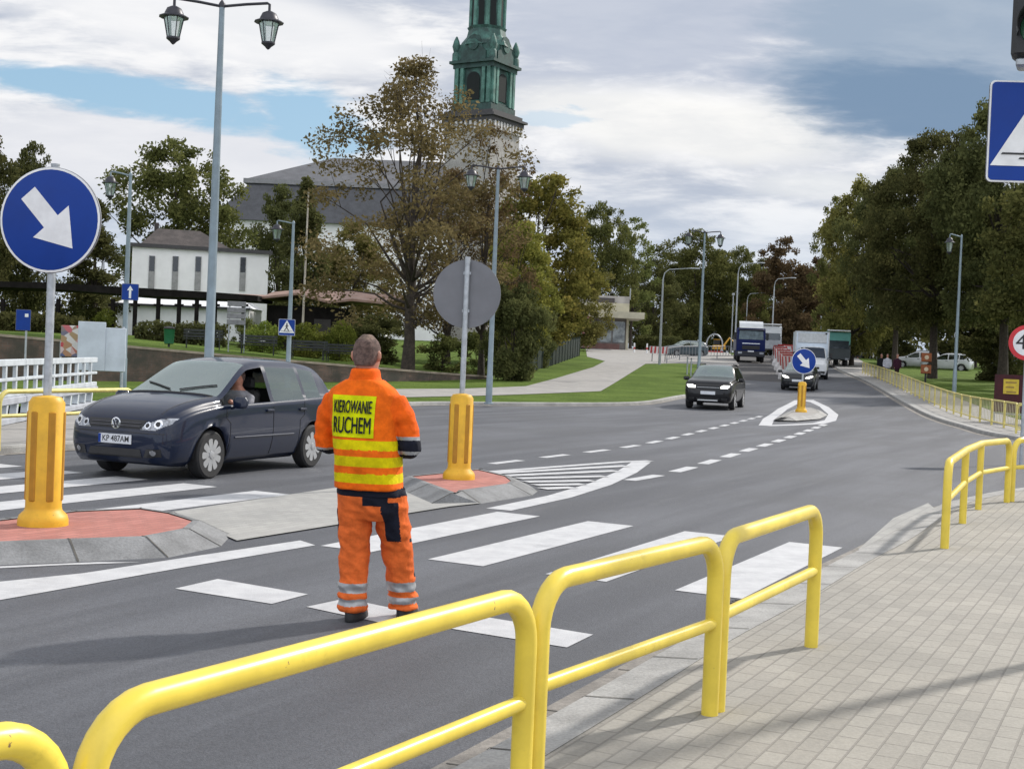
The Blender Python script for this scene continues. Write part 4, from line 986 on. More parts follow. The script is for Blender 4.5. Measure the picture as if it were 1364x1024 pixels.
def car(name, label, loc, rz, S, paint, axles, R=.315, track=.77, fine=.05, lit=False, detail=True, sc_=(1, 1, 1), group=None, kind='hatch', roofrails=False):
    t = thing(name, label, 'car', loc, rz, group); t.scale = sc_
    rows = []
    for x, zb, ws, wm, zm, wb, zt, w6, z6, w7, z7, z9 in S:
        rows.append([x, 0, zb, x, ws * .9, zb, x, ws, zb + .07, x, wm, zm, x, wb, zt, x, wb - .028, zt + .014, x, w6, z6, x, w7, z7, x, w7 * .55, z7 + .8 * (z9 - z7), x, 0, z9])
    sub = [max(2, int(math.ceil(abs(a[0] - b[0]) / fine))) for a, b in zip(S[:-1], S[1:])]
    A, ui = pchip(rows, sub); A = A.reshape(len(A), 10, 3)
    vsub = [2, 1, 3, 4, 1, 4, 1, 3, 3]; fr = []; vi = []
    for r in A:
        q, idx = pchip(r, vsub); fr.append(q)
    vi = idx; Gd = np.array(fr); nu, nv = Gd.shape[:2]
    for ax in axles:                                       # open the wheel arches
        Ra = R + .055
        for i in range(nu):
            for j in range(nv):
                x, y, z = Gd[i, j]; dx = x - ax
                if abs(y) > .5 and abs(dx) < Ra and z < R + math.sqrt(Ra * Ra - dx * dx):
                    Gd[i, j, 2] = R + math.sqrt(Ra * Ra - dx * dx); Gd[i, j, 1] = max(y, .5 + (y - .5) * 1.0)
    def win(i, j):
        a, v = ui[i], vi[j]
        if v == 5 and a in (5, 6): return 'side_window'
        if v == 5 and a == 8: return 'rear_side_window'
        if v == 5 and a == 10: return 'quarter_window'
        if v in (7, 8) and a == 5 and i > sum(sub[:5]) : return 'windscreen'
        if v in (7, 8) and a == 12: return 'rear_window'
        return None
    parts = {}
    xB = (S[7][0] + S[8][0]) / 2; xF, xR = S[5][0] - .04, S[9][0]
    for i in range(nu - 1):
        for j in range(nv - 1):
            k = win(i, j); cx = (Gd[i, j, 0] + Gd[i + 1, j, 0]) / 2
            if k is None:
                k = 'body'
                if 1 <= vi[j] <= 4 and j > 2:
                    if xB < cx < xF and cx < axles[0] - R - .07: k = 'front_door'
                    elif xR < cx <= xB and cx > axles[1] + R + .0: k = 'rear_door'
            for sd in (1, -1):
                key = (k, sd if k not in ('body', 'windscreen', 'rear_window') else 0)
                m = parts.setdefault(key, MB())
                q = [Gd[i, j], Gd[i + 1, j], Gd[i + 1, j + 1], Gd[i, j + 1]]
                m.add([(p[0], p[1] * sd, p[2]) for p in q], [(0, 1, 2, 3)])
    bm_ = parts[('body', 0)]
    for row in (Gd[0], Gd[-1]):                            # close nose and tail
        loop = [(p[0], p[1], p[2]) for p in row] + [(p[0], -p[1], p[2]) for p in row[::-1][1:-1]]
        bm_.add(loop, [tuple(range(len(loop)))])
    import bmesh
    def wbuild(m, nm, mat, par):
        o = m.build(nm, mat, par); b_ = bmesh.new(); b_.from_mesh(o.data); bmesh.ops.remove_doubles(b_, verts=b_.verts, dist=.0005); bmesh.ops.recalc_face_normals(b_, faces=b_.faces)
        for f in b_.faces: f.smooth = True
        b_.to_mesh(o.data); b_.free(); return o
    allv, allf = [], []
    doors = {}
    for (k, sd), m in parts.items():
        mat = paint if k in ('body', 'front_door', 'rear_door') else (SCREEN if k in ('windscreen',) else CARGLASS)
        if k == 'side_window' and sd == OPEN.get(name, 0): continue
        o = wbuild(m, {'front_door': 'door', 'rear_door': 'door', 'rear_side_window': 'side_window'}.get(k, k), mat, t)
        if 'door' in k: doors[(k, sd)] = o
        off = len(allv); allv += [Vector(p) for p in m.v]; allf += [tuple(i + off for i in f) for f in m.f]
    bvh = BVHTree.FromPolygons(allv, allf)
    def front(y, z, off): h = bvh.ray_cast(Vector((4, y, z)), Vector((-1, 0, 0))); return Vector(((h[0].x if h[0] else S[0][0]) + off, y, z))
    def side(x, z, sd, off): h = bvh.ray_cast(Vector((x, 3 * sd, z)), Vector((0, -sd, 0))); return Vector((x, (h[0].y if h[0] else .87 * sd) + off * sd, z))
    def patch(nm, poly, mat, par, fn, st=.012, off=.006):
        xs_ = [p[0] for p in poly]; ys_ = [p[1] for p in poly]; m = MB()
        def inside(x, y):
            c = False
            for (x1, y1), (x2, y2) in zip(poly, poly[1:] + poly[:1]):
                if (y1 > y) != (y2 > y) and x < (x2 - x1) * (y - y1) / (y2 - y1) + x1: c = not c
            return c
        for x in np.arange(min(xs_), max(xs_), st):
            for y in np.arange(min(ys_), max(ys_), st):
                if inside(x + st / 2, y + st / 2): m.add([fn(x, y, off), fn(x + st, y, off), fn(x + st, y + st, off), fn(x, y + st, off)], [(0, 1, 2, 3)])
        if not m.v: return None
        return wbuild(m, nm, mat, par)
    zl = {'hatch': .70, 'suv': .86}[kind]; ff = fine > .06
    st = .012 if not ff else .03
    for sd in (1, -1):
        pol = [(sd * .40, zl - .055), (sd * .62, zl - .06), (sd * .775, zl + .02), (sd * .80, zl + .10), (sd * .66, zl + .085), (sd * .48, zl + .02)]
        if kind == 'suv': pol = [(sd * .44, zl - .09), (sd * .70, zl - .09), (sd * .78, zl - .02), (sd * .78, zl + .04), (sd * .64, zl + .04), (sd * .46, zl - .0)]
        hl = patch('headlight', pol, LIT if lit else LIGHT, t, front, st)
        if hl and detail:
            for cy, r_ in ((.50, .045), (.64, .055)):
                patch('reflector', [(sd * cy + r_ * math.cos(a), zl + .0 + (cy - .5) * .15 + r_ * math.sin(a)) for a in np.linspace(0, 2 * PI, 13)[:-1]], CHROME, hl, front, .010, .009)
                patch('lamp_core', [(sd * cy + r_ * .6 * math.cos(a), zl + .0 + (cy - .5) * .15 + r_ * .6 * math.sin(a)) for a in np.linspace(0, 2 * PI, 11)[:-1]], BLACK, hl, front, .010, .012)
            patch('fog_lamp', [(sd * .60 + .04 * math.cos(a), .36 + .035 * math.sin(a)) for a in np.linspace(0, 2 * PI, 11)[:-1]], CHROME, t, front, .01, .012)
        patch('air_intake', [(sd * .46, .30), (sd * .70, .31), (sd * .70, .41), (sd * .50, .41)], BLACK, t, front, st)
    gr = patch('grille', [(-.42, zl - .05), (.42, zl - .05), (.46, zl + .055), (-.46, zl + .055)] if kind == 'hatch' else [(-.42, zl - .13), (.42, zl - .13), (.42, zl - .0), (-.42, zl - .0)], BLACK, t, front, st)
    if gr and detail:
        for z in (zl - .02, zl + .02):
            m = MB(); m.tube([front(y, z, .012) for y in np.linspace(-.40, .40, 17)], .007, 6); m.build('grille_bar', M('dark grille trim', (.06, .06, .07), .3, .1, 9), gr)
    patch('lower_grille', [(-.44, .29), (.44, .29), (.40, .40), (-.40, .40)], BLACK, t, front, st)
    if kind == 'suv':
        m = MB(); m.tube([front(y, .33, .012) for y in np.linspace(-.36, .36, 9)], .03, 6); m.build('skid_plate', RIM, t)
        m = MB(); m.tube([front(y, zl - .065, .014) for y in np.linspace(-.40, .40, 9)], .012, 6); m.build('grille_bar', RIM, t)
    zp = .51 if kind == 'hatch' else .60
    x0 = max(front(y, z, 0).x for y in (-.26, 0, .26) for z in (zp - .05, zp + .05)); m = MB(); m.box((x0 + .012, 0, zp), (.012, .53, .12), bev=.004); pl = m.build('number_plate', PLATEW, t)
    if detail:
        m = MB(); m.box((x0 + .0185, -.245, zp), (.003, .04, .11)); m.build('blue_strip', SIGNB, pl)
        v_, f_ = text_mb('KP 487AM', .105, .001); m = MB(); m.add([(x0 + .0195 + z, x * .95 - -.015, zp + y) for x, y, z in v_], f_); m.build('plate_lettering', BLACK, pl, smooth=False)
        # round badge: ring with a V over a W
        xb = front(0, zl + .005, 0).x + .012; m = MB(); m.tube([(xb, .066 * math.cos(a), zl + .005 + .066 * math.sin(a)) for a in np.linspace(0, 2 * PI, 29)[:-1]], .009, 6, closed=True)
        for pts in ([(-.028, .058), (0, .008), (.028, .058)], [(-.058, .03), (-.026, -.052), (0, .0), (.026, -.052), (.058, .03)]): m.tube([(xb, a, zl + .005 + b) for a, b in pts], .008, 6)
        m.build('badge', CHROME, t); m = MB(); m.lathe([(.068, xb - .012), (.066, xb - .004)], (0, 0, zl + .005), 24, axis='X')
        m.build('badge_disc', M('badge navy', (.05, .06, .09), .3, .1, 9, metal=.5), t)
    if detail:
        def topz(x, y, off): h = bvh.ray_cast(Vector((x, y, 4)), Vector((0, 0, -1))); return Vector((x, y, (h[0].z if h[0] else 1) + off))
        for sd in (1, -1):
            m = MB(); m.tube([topz(x, sd * (.60 + .10 * (2.0 - x)), .0) for x in np.linspace(1.95, 1.02, 14)], .006, 5); m.build('bonnet_seam', BLACK, t)
            m = MB(); m.tube([topz(.90 - .02 * k + (-.0), sd * (.08 + .055 * k), .014) for k in range(10)], .010, 5); m.build('wiper', BLACK, t)
        m = MB(); m.tube([topz(1.0, y, .004) for y in np.linspace(-.70, .70, 19)], .016, 6); m.build('cowl_strip', BLACK, t)
        m = MB(); m.tube([front(y, .60, .001) for y in np.linspace(-.74, .74, 25)], .005, 5); m.build('bumper_seam', BLACK, t)
    # wheels
    for ax in axles:
        for sd in (1, -1):
            m = MB(); m.lathe([(R - .115, -.10), (R - .03, -.105), (R - .004, -.08), (R, -.03), (R, .03), (R - .004, .08), (R - .03, .105), (R - .115, .10)], n=32, axis='Y'); w = m.build('wheel', RUBBER, t); w.location = (ax, sd * track, R)
            m = MB(); y = sd * .075; m.lathe([(R - .10, y), (R - .112, y + sd * .02), (R - .13, y + sd * .004), (.02, y + sd * .004)], n=32, axis='Y'); m.build('rim', M('wheel well dark', (.06, .06, .065), .5, .1, 9), w)
            m = MB(); n = 9
            for k in range(n):
                a = 2 * PI * k / n; c, s_ = math.cos(a), math.sin(a); r0, r1 = .03, R - .105; wa, wb_ = .022, .045
                loop = [(r0, -wa), (r1 * .6, -wb_ * .9), (r1 * .92, -wb_), (r1, -wb_ * .5), (r1, wb_ * .5), (r1 * .92, wb_), (r1 * .6, wb_ * .9), (r0, wa)]
                m.prism([(p_ * c - q_ * s_, p_ * s_ + q_ * c) for p_, q_ in loop], y + sd * .012, y + sd * .026, to=lambda a_, b_, h: (a_, h, b_))
            m.lathe([(.05, y + sd * .01), (.05, y + sd * .032), (.03, y + sd * .036)], n=16, axis='Y'); m.build('spokes', RIM, w)
            m = MB(); n = 16; vs = []
            for a in np.linspace(-.1, PI + .1, n): vs += [((R + .05) * math.cos(a), sd * .10, (R + .05) * math.sin(a)), ((R + .05) * math.cos(a), -sd * .30, (R + .05) * math.sin(a))]
            m.add(vs, [(2 * i, 2 * i + 2, 2 * i + 3, 2 * i + 1) for i in range(n - 1)]); m.add([vs[2 * i + 1] for i in range(n)], [tuple(range(n))]); a_ = m.build('arch_liner', BLACK, t); a_.location = (ax, sd * (track - .02), R)
    m = MB(); m.box((0, 0, S[6][1] + .16), (S[4][0] - S[-3][0], 1.0, .10)); m.build('floor_pan', BLACK, t)
    for sd in (1, -1):
        m = MB(); x = S[5][0] - .22; q = side(x, S[5][6] - .02, sd, .0)
        b = rings([(-.075, 0, 0, .05, .07), (-.05, 0, 0, .07, .11), (.03, 0, 0, .07, .115), (.075, 0, 0, .05, .08)]); m.add([(a[0] + x, a[1] + q.y + sd * .13, a[2] + S[5][6] + .055) for a in b.v], b.f); m.tube([q, q + Vector((0, sd * .08, .03))], .02, 6); m.build('wing_mirror', paint, t)
        for dk, xx in (('front_door', S[7][0] + .06), ('rear_door', S[9][0] + .08)):
            q = side(xx, S[7][6] - .10, sd, .015); m = MB(); m.box(q, (.19, .03, .035), bev=.01); m.build('handle', paint if detail else BLACK, doors.get((dk, sd), t))
        if detail:
            zz = np.linspace(.26, S[7][6] + .01, 12); m = MB(); m.tube([side(xB, z, sd, .001) for z in zz], .005, 5); m.build('door_seam', BLACK, t); m = MB(); m.tube([side(xF - .05 if z > .72 else min(xF - .05, axles[0] - R - .09), z, sd, .001) for z in zz], .005, 5); m.build('door_seam', BLACK, t); m = MB()
            m.tube([side(max(xR + .03, axles[1] + R + .08) if z < .75 else xR + .02, z, sd, .001) for z in zz], .005, 5); m.build('door_seam', BLACK, t)
            m = MB(); m.tube([side(x, .52, sd, .004) for x in np.linspace(xF - .25, xR + .3, 24)], .012, 5); m.build('side_moulding', paint, t)
    if roofrails:
        for sd in (1, -1): m = MB(); m.tube([(S[6][0] - .05, sd * .60, S[6][10]), (S[6][0] - .2, sd * .62, S[7][10] + .06), (S[10][0], sd * .60, S[10][10] + .06), (S[11][0], sd * .6, S[11][10])], .02, 6); m.build('roof_rail', BLACK, t)
    for xs_, w in ((.05, .5), (.05, -.5), (-.80, 0)):
        m = MB(); W_ = .48 if w else 1.25; y = .36 * (1 if w > 0 else -1) if w else 0
        m.box((xs_, y, .52), (.5, W_, .18), bev=.05); m.box((xs_ - .30, y, .82), (.14, W_, .62), bev=.05, tilt=Matrix.Rotation(-.2, 3, 'Y'))
        if w: m.box((xs_ - .38, y, 1.22), (.09, .24, .17), bev=.03)
        m.build('seat', DARKIN, t)
    m = MB(); m.box((S[5][0] - .18, 0, S[5][6] - .10), (.5, 1.35, .22), bev=.06); m.build('dashboard', DARKIN, t)
    m = MB(); m.tube([(.50 + .06 * math.sin(a), .36 + .18 * math.cos(a), .92 + .17 * math.sin(a)) for a in np.linspace(0, 2 * PI, 21)[:-1]], .014, 6, closed=True); m.build('steering_wheel', BLACK, t)
    return t
OPEN = {'hatchback_car': 1}
NAVYP = M('navy metallic paint', (.007, .013, .034), .35, .04, 2, coat=.7, spec=.12); BLKP = M('black paint', (.006, .006, .008), .35, .05, 2, coat=.6, spec=.15)
GREYP = M('dark grey paint', (.014, .016, .020), .35, .05, 2, coat=.7, spec=.15)
fw = Vector((-3.72, 16.72)); rw = Vector((-2.72, 19.1)); d = (fw - rw).normalized(); lf = Vector((d.y, -d.x))    # ground marks of the near-side wheels
ang = math.atan2(d.y, d.x); mid = (fw + rw) / 2 - Vector((-d.y, d.x)) * .80 + d * 0
vw = car('hatchback_car', 'dark navy hatchback with its driver window down, waiting at the zebra crossing', (mid.x - d.x * -.11, mid.y - d.y * -.11, 0), ang, HATCH, NAVYP, (1.20, -1.378), sc_=(.93, .92, .965))
# driver inside the navy car
q = vw.location + Vector((math.cos(ang) * -.05 - math.sin(ang) * .36, math.sin(ang) * -.05 + math.cos(ang) * .36, 0))
t = thing('person', 'driver with red face and pale shirt inside the navy hatchback', 'person', q, ang - PI / 2)
b = MB(); r_ = rings([(.62, 0, 0, .17, .12), (.85, 0, 0, .18, .12), (1.02, 0, 0, .19, .11), (1.09, 0, .0, .09, .08), (1.14, 0, .02, .06, .06), (1.20, 0, .03, .07, .09), (1.28, 0, .03, .077, .1), (1.34, 0, .02, .055, .075), (1.36, 0, .02, .03, .03)]); b.add(r_.v, r_.f)
b.tube([(0, .125, 1.27), (0, .145, 1.235)], [.008, .013], 6)
for s_ in (-1, 1): b.tube([(s_ * .19, 0, 1.0), (s_ * .25, .15, .80), (s_ * .15, .42, .95)], [.055, .045, .035], 8); b.tube([(s_ * .10, .05, .62), (s_ * .12, .45, .66), (s_ * .12, .7, .35)], [.08, .06, .05], 8)
remesh(b, 'body', SKIN, t, .014, 2)
b = MB(); r_ = rings([(.60, 0, 0, .185, .135), (.85, 0, 0, .195, .135), (1.02, 0, 0, .205, .125), (1.08, 0, 0, .11, .1)]); b.add(r_.v, r_.f)
for s_ in (-1, 1): b.tube([(s_ * .19, 0, 1.0), (s_ * .25, .13, .82)], [.075, .065], 8)
remesh(b, 'shirt', cloth('driver shirt', (.30, .30, .33)), t, .014, 2)
b = MB(); r_ = rings([(1.21, 0, -.02, .07, .06), (1.28, 0, .005, .083, .1), (1.345, 0, .01, .065, .085), (1.375, 0, .01, .03, .04)]); b.add(r_.v, r_.f); remesh(b, 'hair', HAIRM, t, .012, 1)
# oncoming black car
p0 = G(972, 546); p1 = G(987, 543); mid = Vector((p0.x - .42, p0.y + 1.45)); d = Vector((-.29, -1)).normalized()
car('suv_car', 'black compact off-roader with lit headlights coming along the left lane', (mid.x + .1, mid.y, gz(mid.y - 1) - .0), math.atan2(d.y, d.x), SUV, BLKP, (1.25, -1.42), R=.34, track=.78, fine=.08, lit=True, detail=False, kind='suv', roofrails=True)
p0 = G(1069, 521); d = Vector((-.29, -1)).normalized()
car('small_car', 'small dark car with lit headlights half hidden behind the far sign', (p0.x + .25, p0.y + 1.9, p0.z + .04), math.atan2(d.y, d.x), HATCH, GREYP, (1.20, -1.378), fine=.08, lit=True, detail=False, sc_=(.92, .97, .94))
# parked cars under the trees and by the plaza
WHP = M('white paint', (.62, .64, .66), .3, .04, 2, coat=1); SILP = M('silver paint', (.34, .36, .38), .3, .04, 2, metal=.6, coat=1)
PK = 'cars parked under the trees on the right'
pk = car('parked_car', 'white parked car under the trees left of the right lamp post', (0, 0, 0), 0, HATCH, WHP, (1.20, -1.378), fine=.12, detail=False, group=PK)
for i, (px, py, Y, lab) in enumerate(((1222, 469, 120, 'white parked car under the trees, left of the others'), (1262, 468, 116, 'white parked car under the trees, just left of the lamp post'), (1245, 462, 128, 'white parked car under the trees, behind the front two'))):
    q = D(px, py, Y); place(pk, i > 0, (q.x, Y, gz(Y)), math.radians((160, 150, 20)[i]), lab, PK)
q = D(912, 456, 128); car('parked_car', 'grey blue car parked at the plaza left of the blue lorry', (q.x, 128, gz(128)), math.radians(200), HATCH, M('teal grey paint', (.07, .10, .115), .3, .04, 2, coat=.7), (1.20, -1.378), fine=.12, detail=False)

# white box van
def box_van():
    p = G(1091, 505.5); d = Vector((-.17, -1)).normalized(); t = thing('box_van', 'white box van with tall cargo body following the small dark car', 'van', (p.x, p.y + 2.6, p.z - .0), math.atan2(d.y, d.x))
    CAB = [(2.85, .36, .62, .70, .55, .66, .80, .58, .88, .5, .92, .94), (2.75, .30, .78, .86, .6, .84, .92, .76, 1.02, .66, 1.06, 1.08), (2.45, .28, .84, .93, .62, .92, 1.08, .84, 1.18, .74, 1.22, 1.24), (2.1, .28, .86, .96, .64, .95, 1.20, .88, 1.30, .80, 1.34, 1.36), (1.45, .28, .86, .97, .66, .96, 1.26, .80, 1.90, .72, 1.98, 2.02), (1.0, .28, .86, .97, .66, .96, 1.28, .80, 1.98, .70, 2.06, 2.10), (.6, .28, .86, .97, .66, .96, 1.28, .80, 1.98, .70, 2.06, 2.10)]
    rows = [[x, 0, zb, x, ws, zb, x, ws + .01, zb + .07, x, wm, zm, x, wb, zt, x, wb - .03, zt + .015, x, w6, z6, x, w7, z7, x, w7 * .55, z7 + .8 * (z9 - z7), x, 0, z9] for x, zb, ws, wm, zm, wb, zt, w6, z6, w7, z7, z9 in CAB]
    A, ui = pchip(rows, [3, 3, 4, 6, 4, 3]); A = A.reshape(len(A), 10, 3); cabm, glm, sdm = MB(), MB(), MB()
    for i in range(len(A) - 1):
        for j in range(9):
            for sd in (1, -1):
                m = glm if (ui[i] == 3 and j in (7, 8)) else sdm if (j == 5 and ui[i] in (3, 4)) else cabm
                m.add([(a[0], a[1] * sd, a[2]) for a in (A[i, j], A[i + 1, j], A[i + 1, j + 1], A[i, j + 1])], [(0, 1, 2, 3)])
    cabm.add([tuple(a) for a in A[0]] + [(a[0], -a[1], a[2]) for a in A[0][::-1][1:-1]], [tuple(range(18))])
    cabm.build('cab', WHP, t); DG = M('dark van glass', (.02, .03, .05), .25, .1, 3, spec=.25); glm.build('windscreen', DG, t); sdm.build('side_window', DG, t)
    VB = M('van box panel', (.60, .68, .78), .45, .06, 1.5)
    m = MB(); m.box((-1.2, 0, 1.90), (4.0, 2.12, 2.25), bev=.04); bx = m.build('cargo_box', VB, t)
    m = MB(); m.box((.80, 0, 2.62), (.05, 1.80, .62), bev=.02); m.box((-1.2, 0, 3.02), (4.02, 2.15, .05)); [m.box((.80, s_ * 1.03, 1.9), (.05, .07, 2.26)) for s_ in (-1, 1)]; m.build('box_trim', M('box rail', (.52, .54, .56), .5, .08, 6), bx)
    m = MB(); m.box((.82, .86, 2.92), (.03, .12, .10)); m.build('marker_lamp', BLACK, bx)
    m = MB(); m.box((-1.1, 0, .62), (3.8, .9, .25)); m.build('chassis', BLACK, t)
    m = MB(); m.box((2.80, 0, .46), (.12, 1.5, .22), bev=.05); m.build('bumper', BLACK, t)
    m = MB(); m.box((2.84, 0, .72), (.08, .8, .14), bev=.02); m.build('grille', BLACK, t)
    m = MB(); m.box((2.90, 0, .50), (.02, .5, .11)); m.build('number_plate', PLATEW, t)
    for sd in (1, -1):
        m = MB(); m.box((2.70, sd * .70, .86), (.16, .22, .22), bev=.05); m.build('headlight', LIGHT, t)
        m = MB(); m.box((1.9, sd * 1.14, 1.52), (.12, .16, .34), bev=.04); m.tube([(1.85, sd * .93, 1.35), (1.9, sd * 1.12, 1.4)], .03, 6); m.build('wing_mirror', BLACK, t)
        for ax in (1.95, -1.75):
            m = MB(); m.lathe([(.20, -.11), (.33, -.11), (.36, -.06), (.36, .06), (.33, .11), (.20, .11)], n=20, axis='Y'); w = m.build('wheel', RUBBER, t); w.location = (ax, sd * .86, .36)
            m = MB(); m.lathe([(.20, sd * .10), (.05, sd * .06)], n=16, axis='Y'); m.build('rim', RIM, w)
            m = MB(); m.lathe([(.42, -.06), (.42, .135 if sd > 0 else -.135)], n=20, axis='Y'); a_ = m.build('wheel_arch', BLACK, t); a_.location = (ax, sd * .84, .42)
box_van()
def lorry():
    p = G(1000, 483); Y = p.y + 1; d = Vector((-.12, -1)).normalized(); t = thing('lorry', 'dark blue lorry with white roof fairing on the fresh asphalt', 'lorry', (p.x + .05, Y, gz(Y)), math.atan2(d.y, d.x))
    BL = M('lorry blue', (.005, .012, .075), .5, .08, 2, spec=.15); W = 2.42
    prof = [(1.3, .55), (1.42, .7), (1.45, 1.5), (1.38, 1.95), (1.15, 2.85), (.95, 2.95), (-.7, 2.95), (-.7, .55)]
    m = MB(); m.prism(prof, -W / 2, W / 2, to=lambda x, z, h: (x, h, z)); cab = m.build('cab', BL, t, angle=25)
    m = MB(); m.prism([(1.05, 2.96), (.75, 3.35), (.2, 3.55), (-.6, 3.6), (-.6, 2.96)], -1.02, 1.02, to=lambda x, z, h: (x, h, z)); m.build('roof_fairing', WHP, cab)
    dv = Vector((1.15 - 1.38, 0, 2.85 - 1.95)); m = MB()
    m.add([(1.385 + .012, -1.06, 1.97), (1.385 + .012, 1.06, 1.97), (1.19, 1.0, 2.72), (1.19, -1.0, 2.72)], [(0, 1, 2, 3)]); m.build('windscreen', M('lorry glass', (.10, .14, .16), .3, .3, 2.5, spec=.3), cab)
    m = MB(); m.box((1.20, 0, 2.80), (.16, 2.2, .10), bev=.03); m.build('sun_visor', BLACK, cab)
    m = MB(); m.box((1.46, 0, 1.62), (.03, 1.5, .05)); m.build('trim_strip', CHROME, cab)
    m = MB(); m.box((1.46, 0, 1.28), (.03, 1.5, .34), bev=.01); m.build('grille', BLACK, cab)
    m = MB(); m.box((1.42, 0, .72), (.20, 2.40, .52), bev=.06); b = m.build('bumper', M('lorry bumper', (.018, .02, .03), .5, .1, 4), t)
    m = MB(); m.box((1.53, 0, .95), (.02, .52, .12)); m.build('number_plate', PLATEW, b)
    for s_ in (-1, 1): m = MB(); m.box((1.53, s_ * .92, .80), (.03, .36, .18), bev=.01); m.build('headlight', LIGHT, b); m = MB(); m.box((1.25, s_ * 1.38, 2.25), (.12, .20, .62), bev=.04); m.tube([(1.1, s_ * 1.2, 2.5), (1.25, s_ * 1.36, 2.5)], .03, 6); m.build('wing_mirror', BLACK, cab)
    m = MB(); m.box((-3.6, 0, 1.75), (5.2, 2.4, 1.5), bev=.05); m.build('tipper_body', M('tipper grey', (.20, .21, .24), .6, .12, 2), t)
    m = MB(); m.box((-2.6, 0, .80), (7.4, .9, .3)); m.build('chassis', BLACK, t)
    for ax in (.55, -3.4, -4.7):
        for s_ in (-1, 1): m = MB(); m.lathe([(.28, -.15), (.46, -.15), (.5, -.1), (.5, .1), (.46, .15), (.28, .15)], n=20, axis='Y'); w = m.build('wheel', RUBBER, t); w.location = (ax, s_ * 1.02, .5); m = MB(); m.lathe([(.28, s_ * .14), (.08, s_ * .10)], n=16, axis='Y'); m.build('rim', RIM, w)
lorry()
def big_vehicle(px, py, Y, w, h, L, cols, label, name, cat):
    q = D(px, py, Y); z0 = min(q.z, gz(Y)); t = thing(name, label, cat, (q.x, Y + L / 2, z0), 0)
    m = MB(); m.box((0, 0, .5 + h * .28), (w, L, h * .44), bev=.06); b = m.build('body', cols[1], t); m = MB(); m.box((0, .0, .5 + h * .70), (w * .98, L, h * .40), bev=.08); m.build('upper_body', cols[0], t)
    m = MB(); m.box((0, -L / 2 - .012, .5 + h * .52), (w * .84, .03, h * .24), bev=.01); m.build('windscreen', M('coach glass', (.03, .04, .05), .1, .1, 3, coat=1), t)
    m = MB(); m.box((0, -L / 2 + .02, h - .08 + .42), (w * .9, .5, .12), bev=.03); m.build('roof_edge', WHP, t)
    for s_ in (-1, 1):
        m = MB(); m.box((s_ * w * .36, -L / 2 - .02, .75), (.3, .05, .18), bev=.02); m.build('headlight', LIGHT, t)
        for y in (-L / 2 + 1.3, L / 2 - 1.5): m = MB(); m.lathe([(.2, -.13), (.46, -.13), (.5, -.08), (.5, .08), (.46, .13), (.2, .13)], n=18, axis='X'); o = m.build('wheel', RUBBER, t); o.location = (s_ * w * .44, y, .5)
    return t
big_vehicle(1116, 474, 113, 2.1, 2.75, 6, (M('lorry turquoise', (.10, .30, .27), .5, .1, 2), M('lorry lower dark', (.04, .05, .055), .5, .1, 3)), 'turquoise topped lorry behind the white box van', 'lorry', 'lorry')
big_vehicle(1026, 462, 150, 2.5, 3.1, 7, (WHP, M('bus lower pale', (.35, .37, .40), .5, .1, 3)), 'white lorry directly behind the blue lorry cab', 'lorry', 'lorry')
big_vehicle(1150, 474, 150, 1.9, 1.9, 4.6, (WHP, WHP), 'white minivan beside the tree trunk beyond the footway', 'minivan', 'van')
def excavator(px, py, Y, label, k=1.0, rz=0):
    q = D(px, py, Y); t = thing('excavator', label, 'excavator', (q.x, Y, gz(Y)), rz); YM = M('machine yellow', (.62, .33, .03), .5, .12, 3)
    m = MB(); m.box((0, 0, 1.35), (2.4, 1.9, .9), bev=.12); m.build('body', YM, t); m = MB(); m.box((-.5, 0, 2.25), (1.1, 1.2, 1.2), bev=.1); c = m.build('cab', BLACK, t); m = MB(); m.box((-.5, 0, 2.9), (1.2, 1.3, .1), bev=.03); m.build('cab_roof', YM, c)
    m = MB(); m.tube([(.9, 0, 1.7), (2.0, 0, 3.3), (3.2, 0, 2.4)], [.2, .18, .14], 8); m.build('arm', YM, t); m = MB(); m.prism([(3.0, 2.4), (3.5, 2.3), (3.4, 1.7), (2.8, 1.8)], -.4, .4, to=lambda x, z, h: (x, h, z)); m.build('bucket', BLACK, t)
    for s_ in (-1, 1): m = MB(); m.prism([(-1.3, .1), (-1.1, 0), (1.1, 0), (1.3, .1), (1.3, .6), (1.1, .75), (-1.1, .75), (-1.3, .6)], s_ * .6, s_ * 1.0, to=lambda x, z, h: (x, h, z)); m.build('track', BLACK, t)
    t.scale = (k, k, k)
excavator(958, 455, 165, 'yellow excavator beyond the grey railing left of the lorry', .62)
excavator(1150, 455, 165, 'orange yellow digger under the trees right of the turquoise lorry', .85, 2.6)

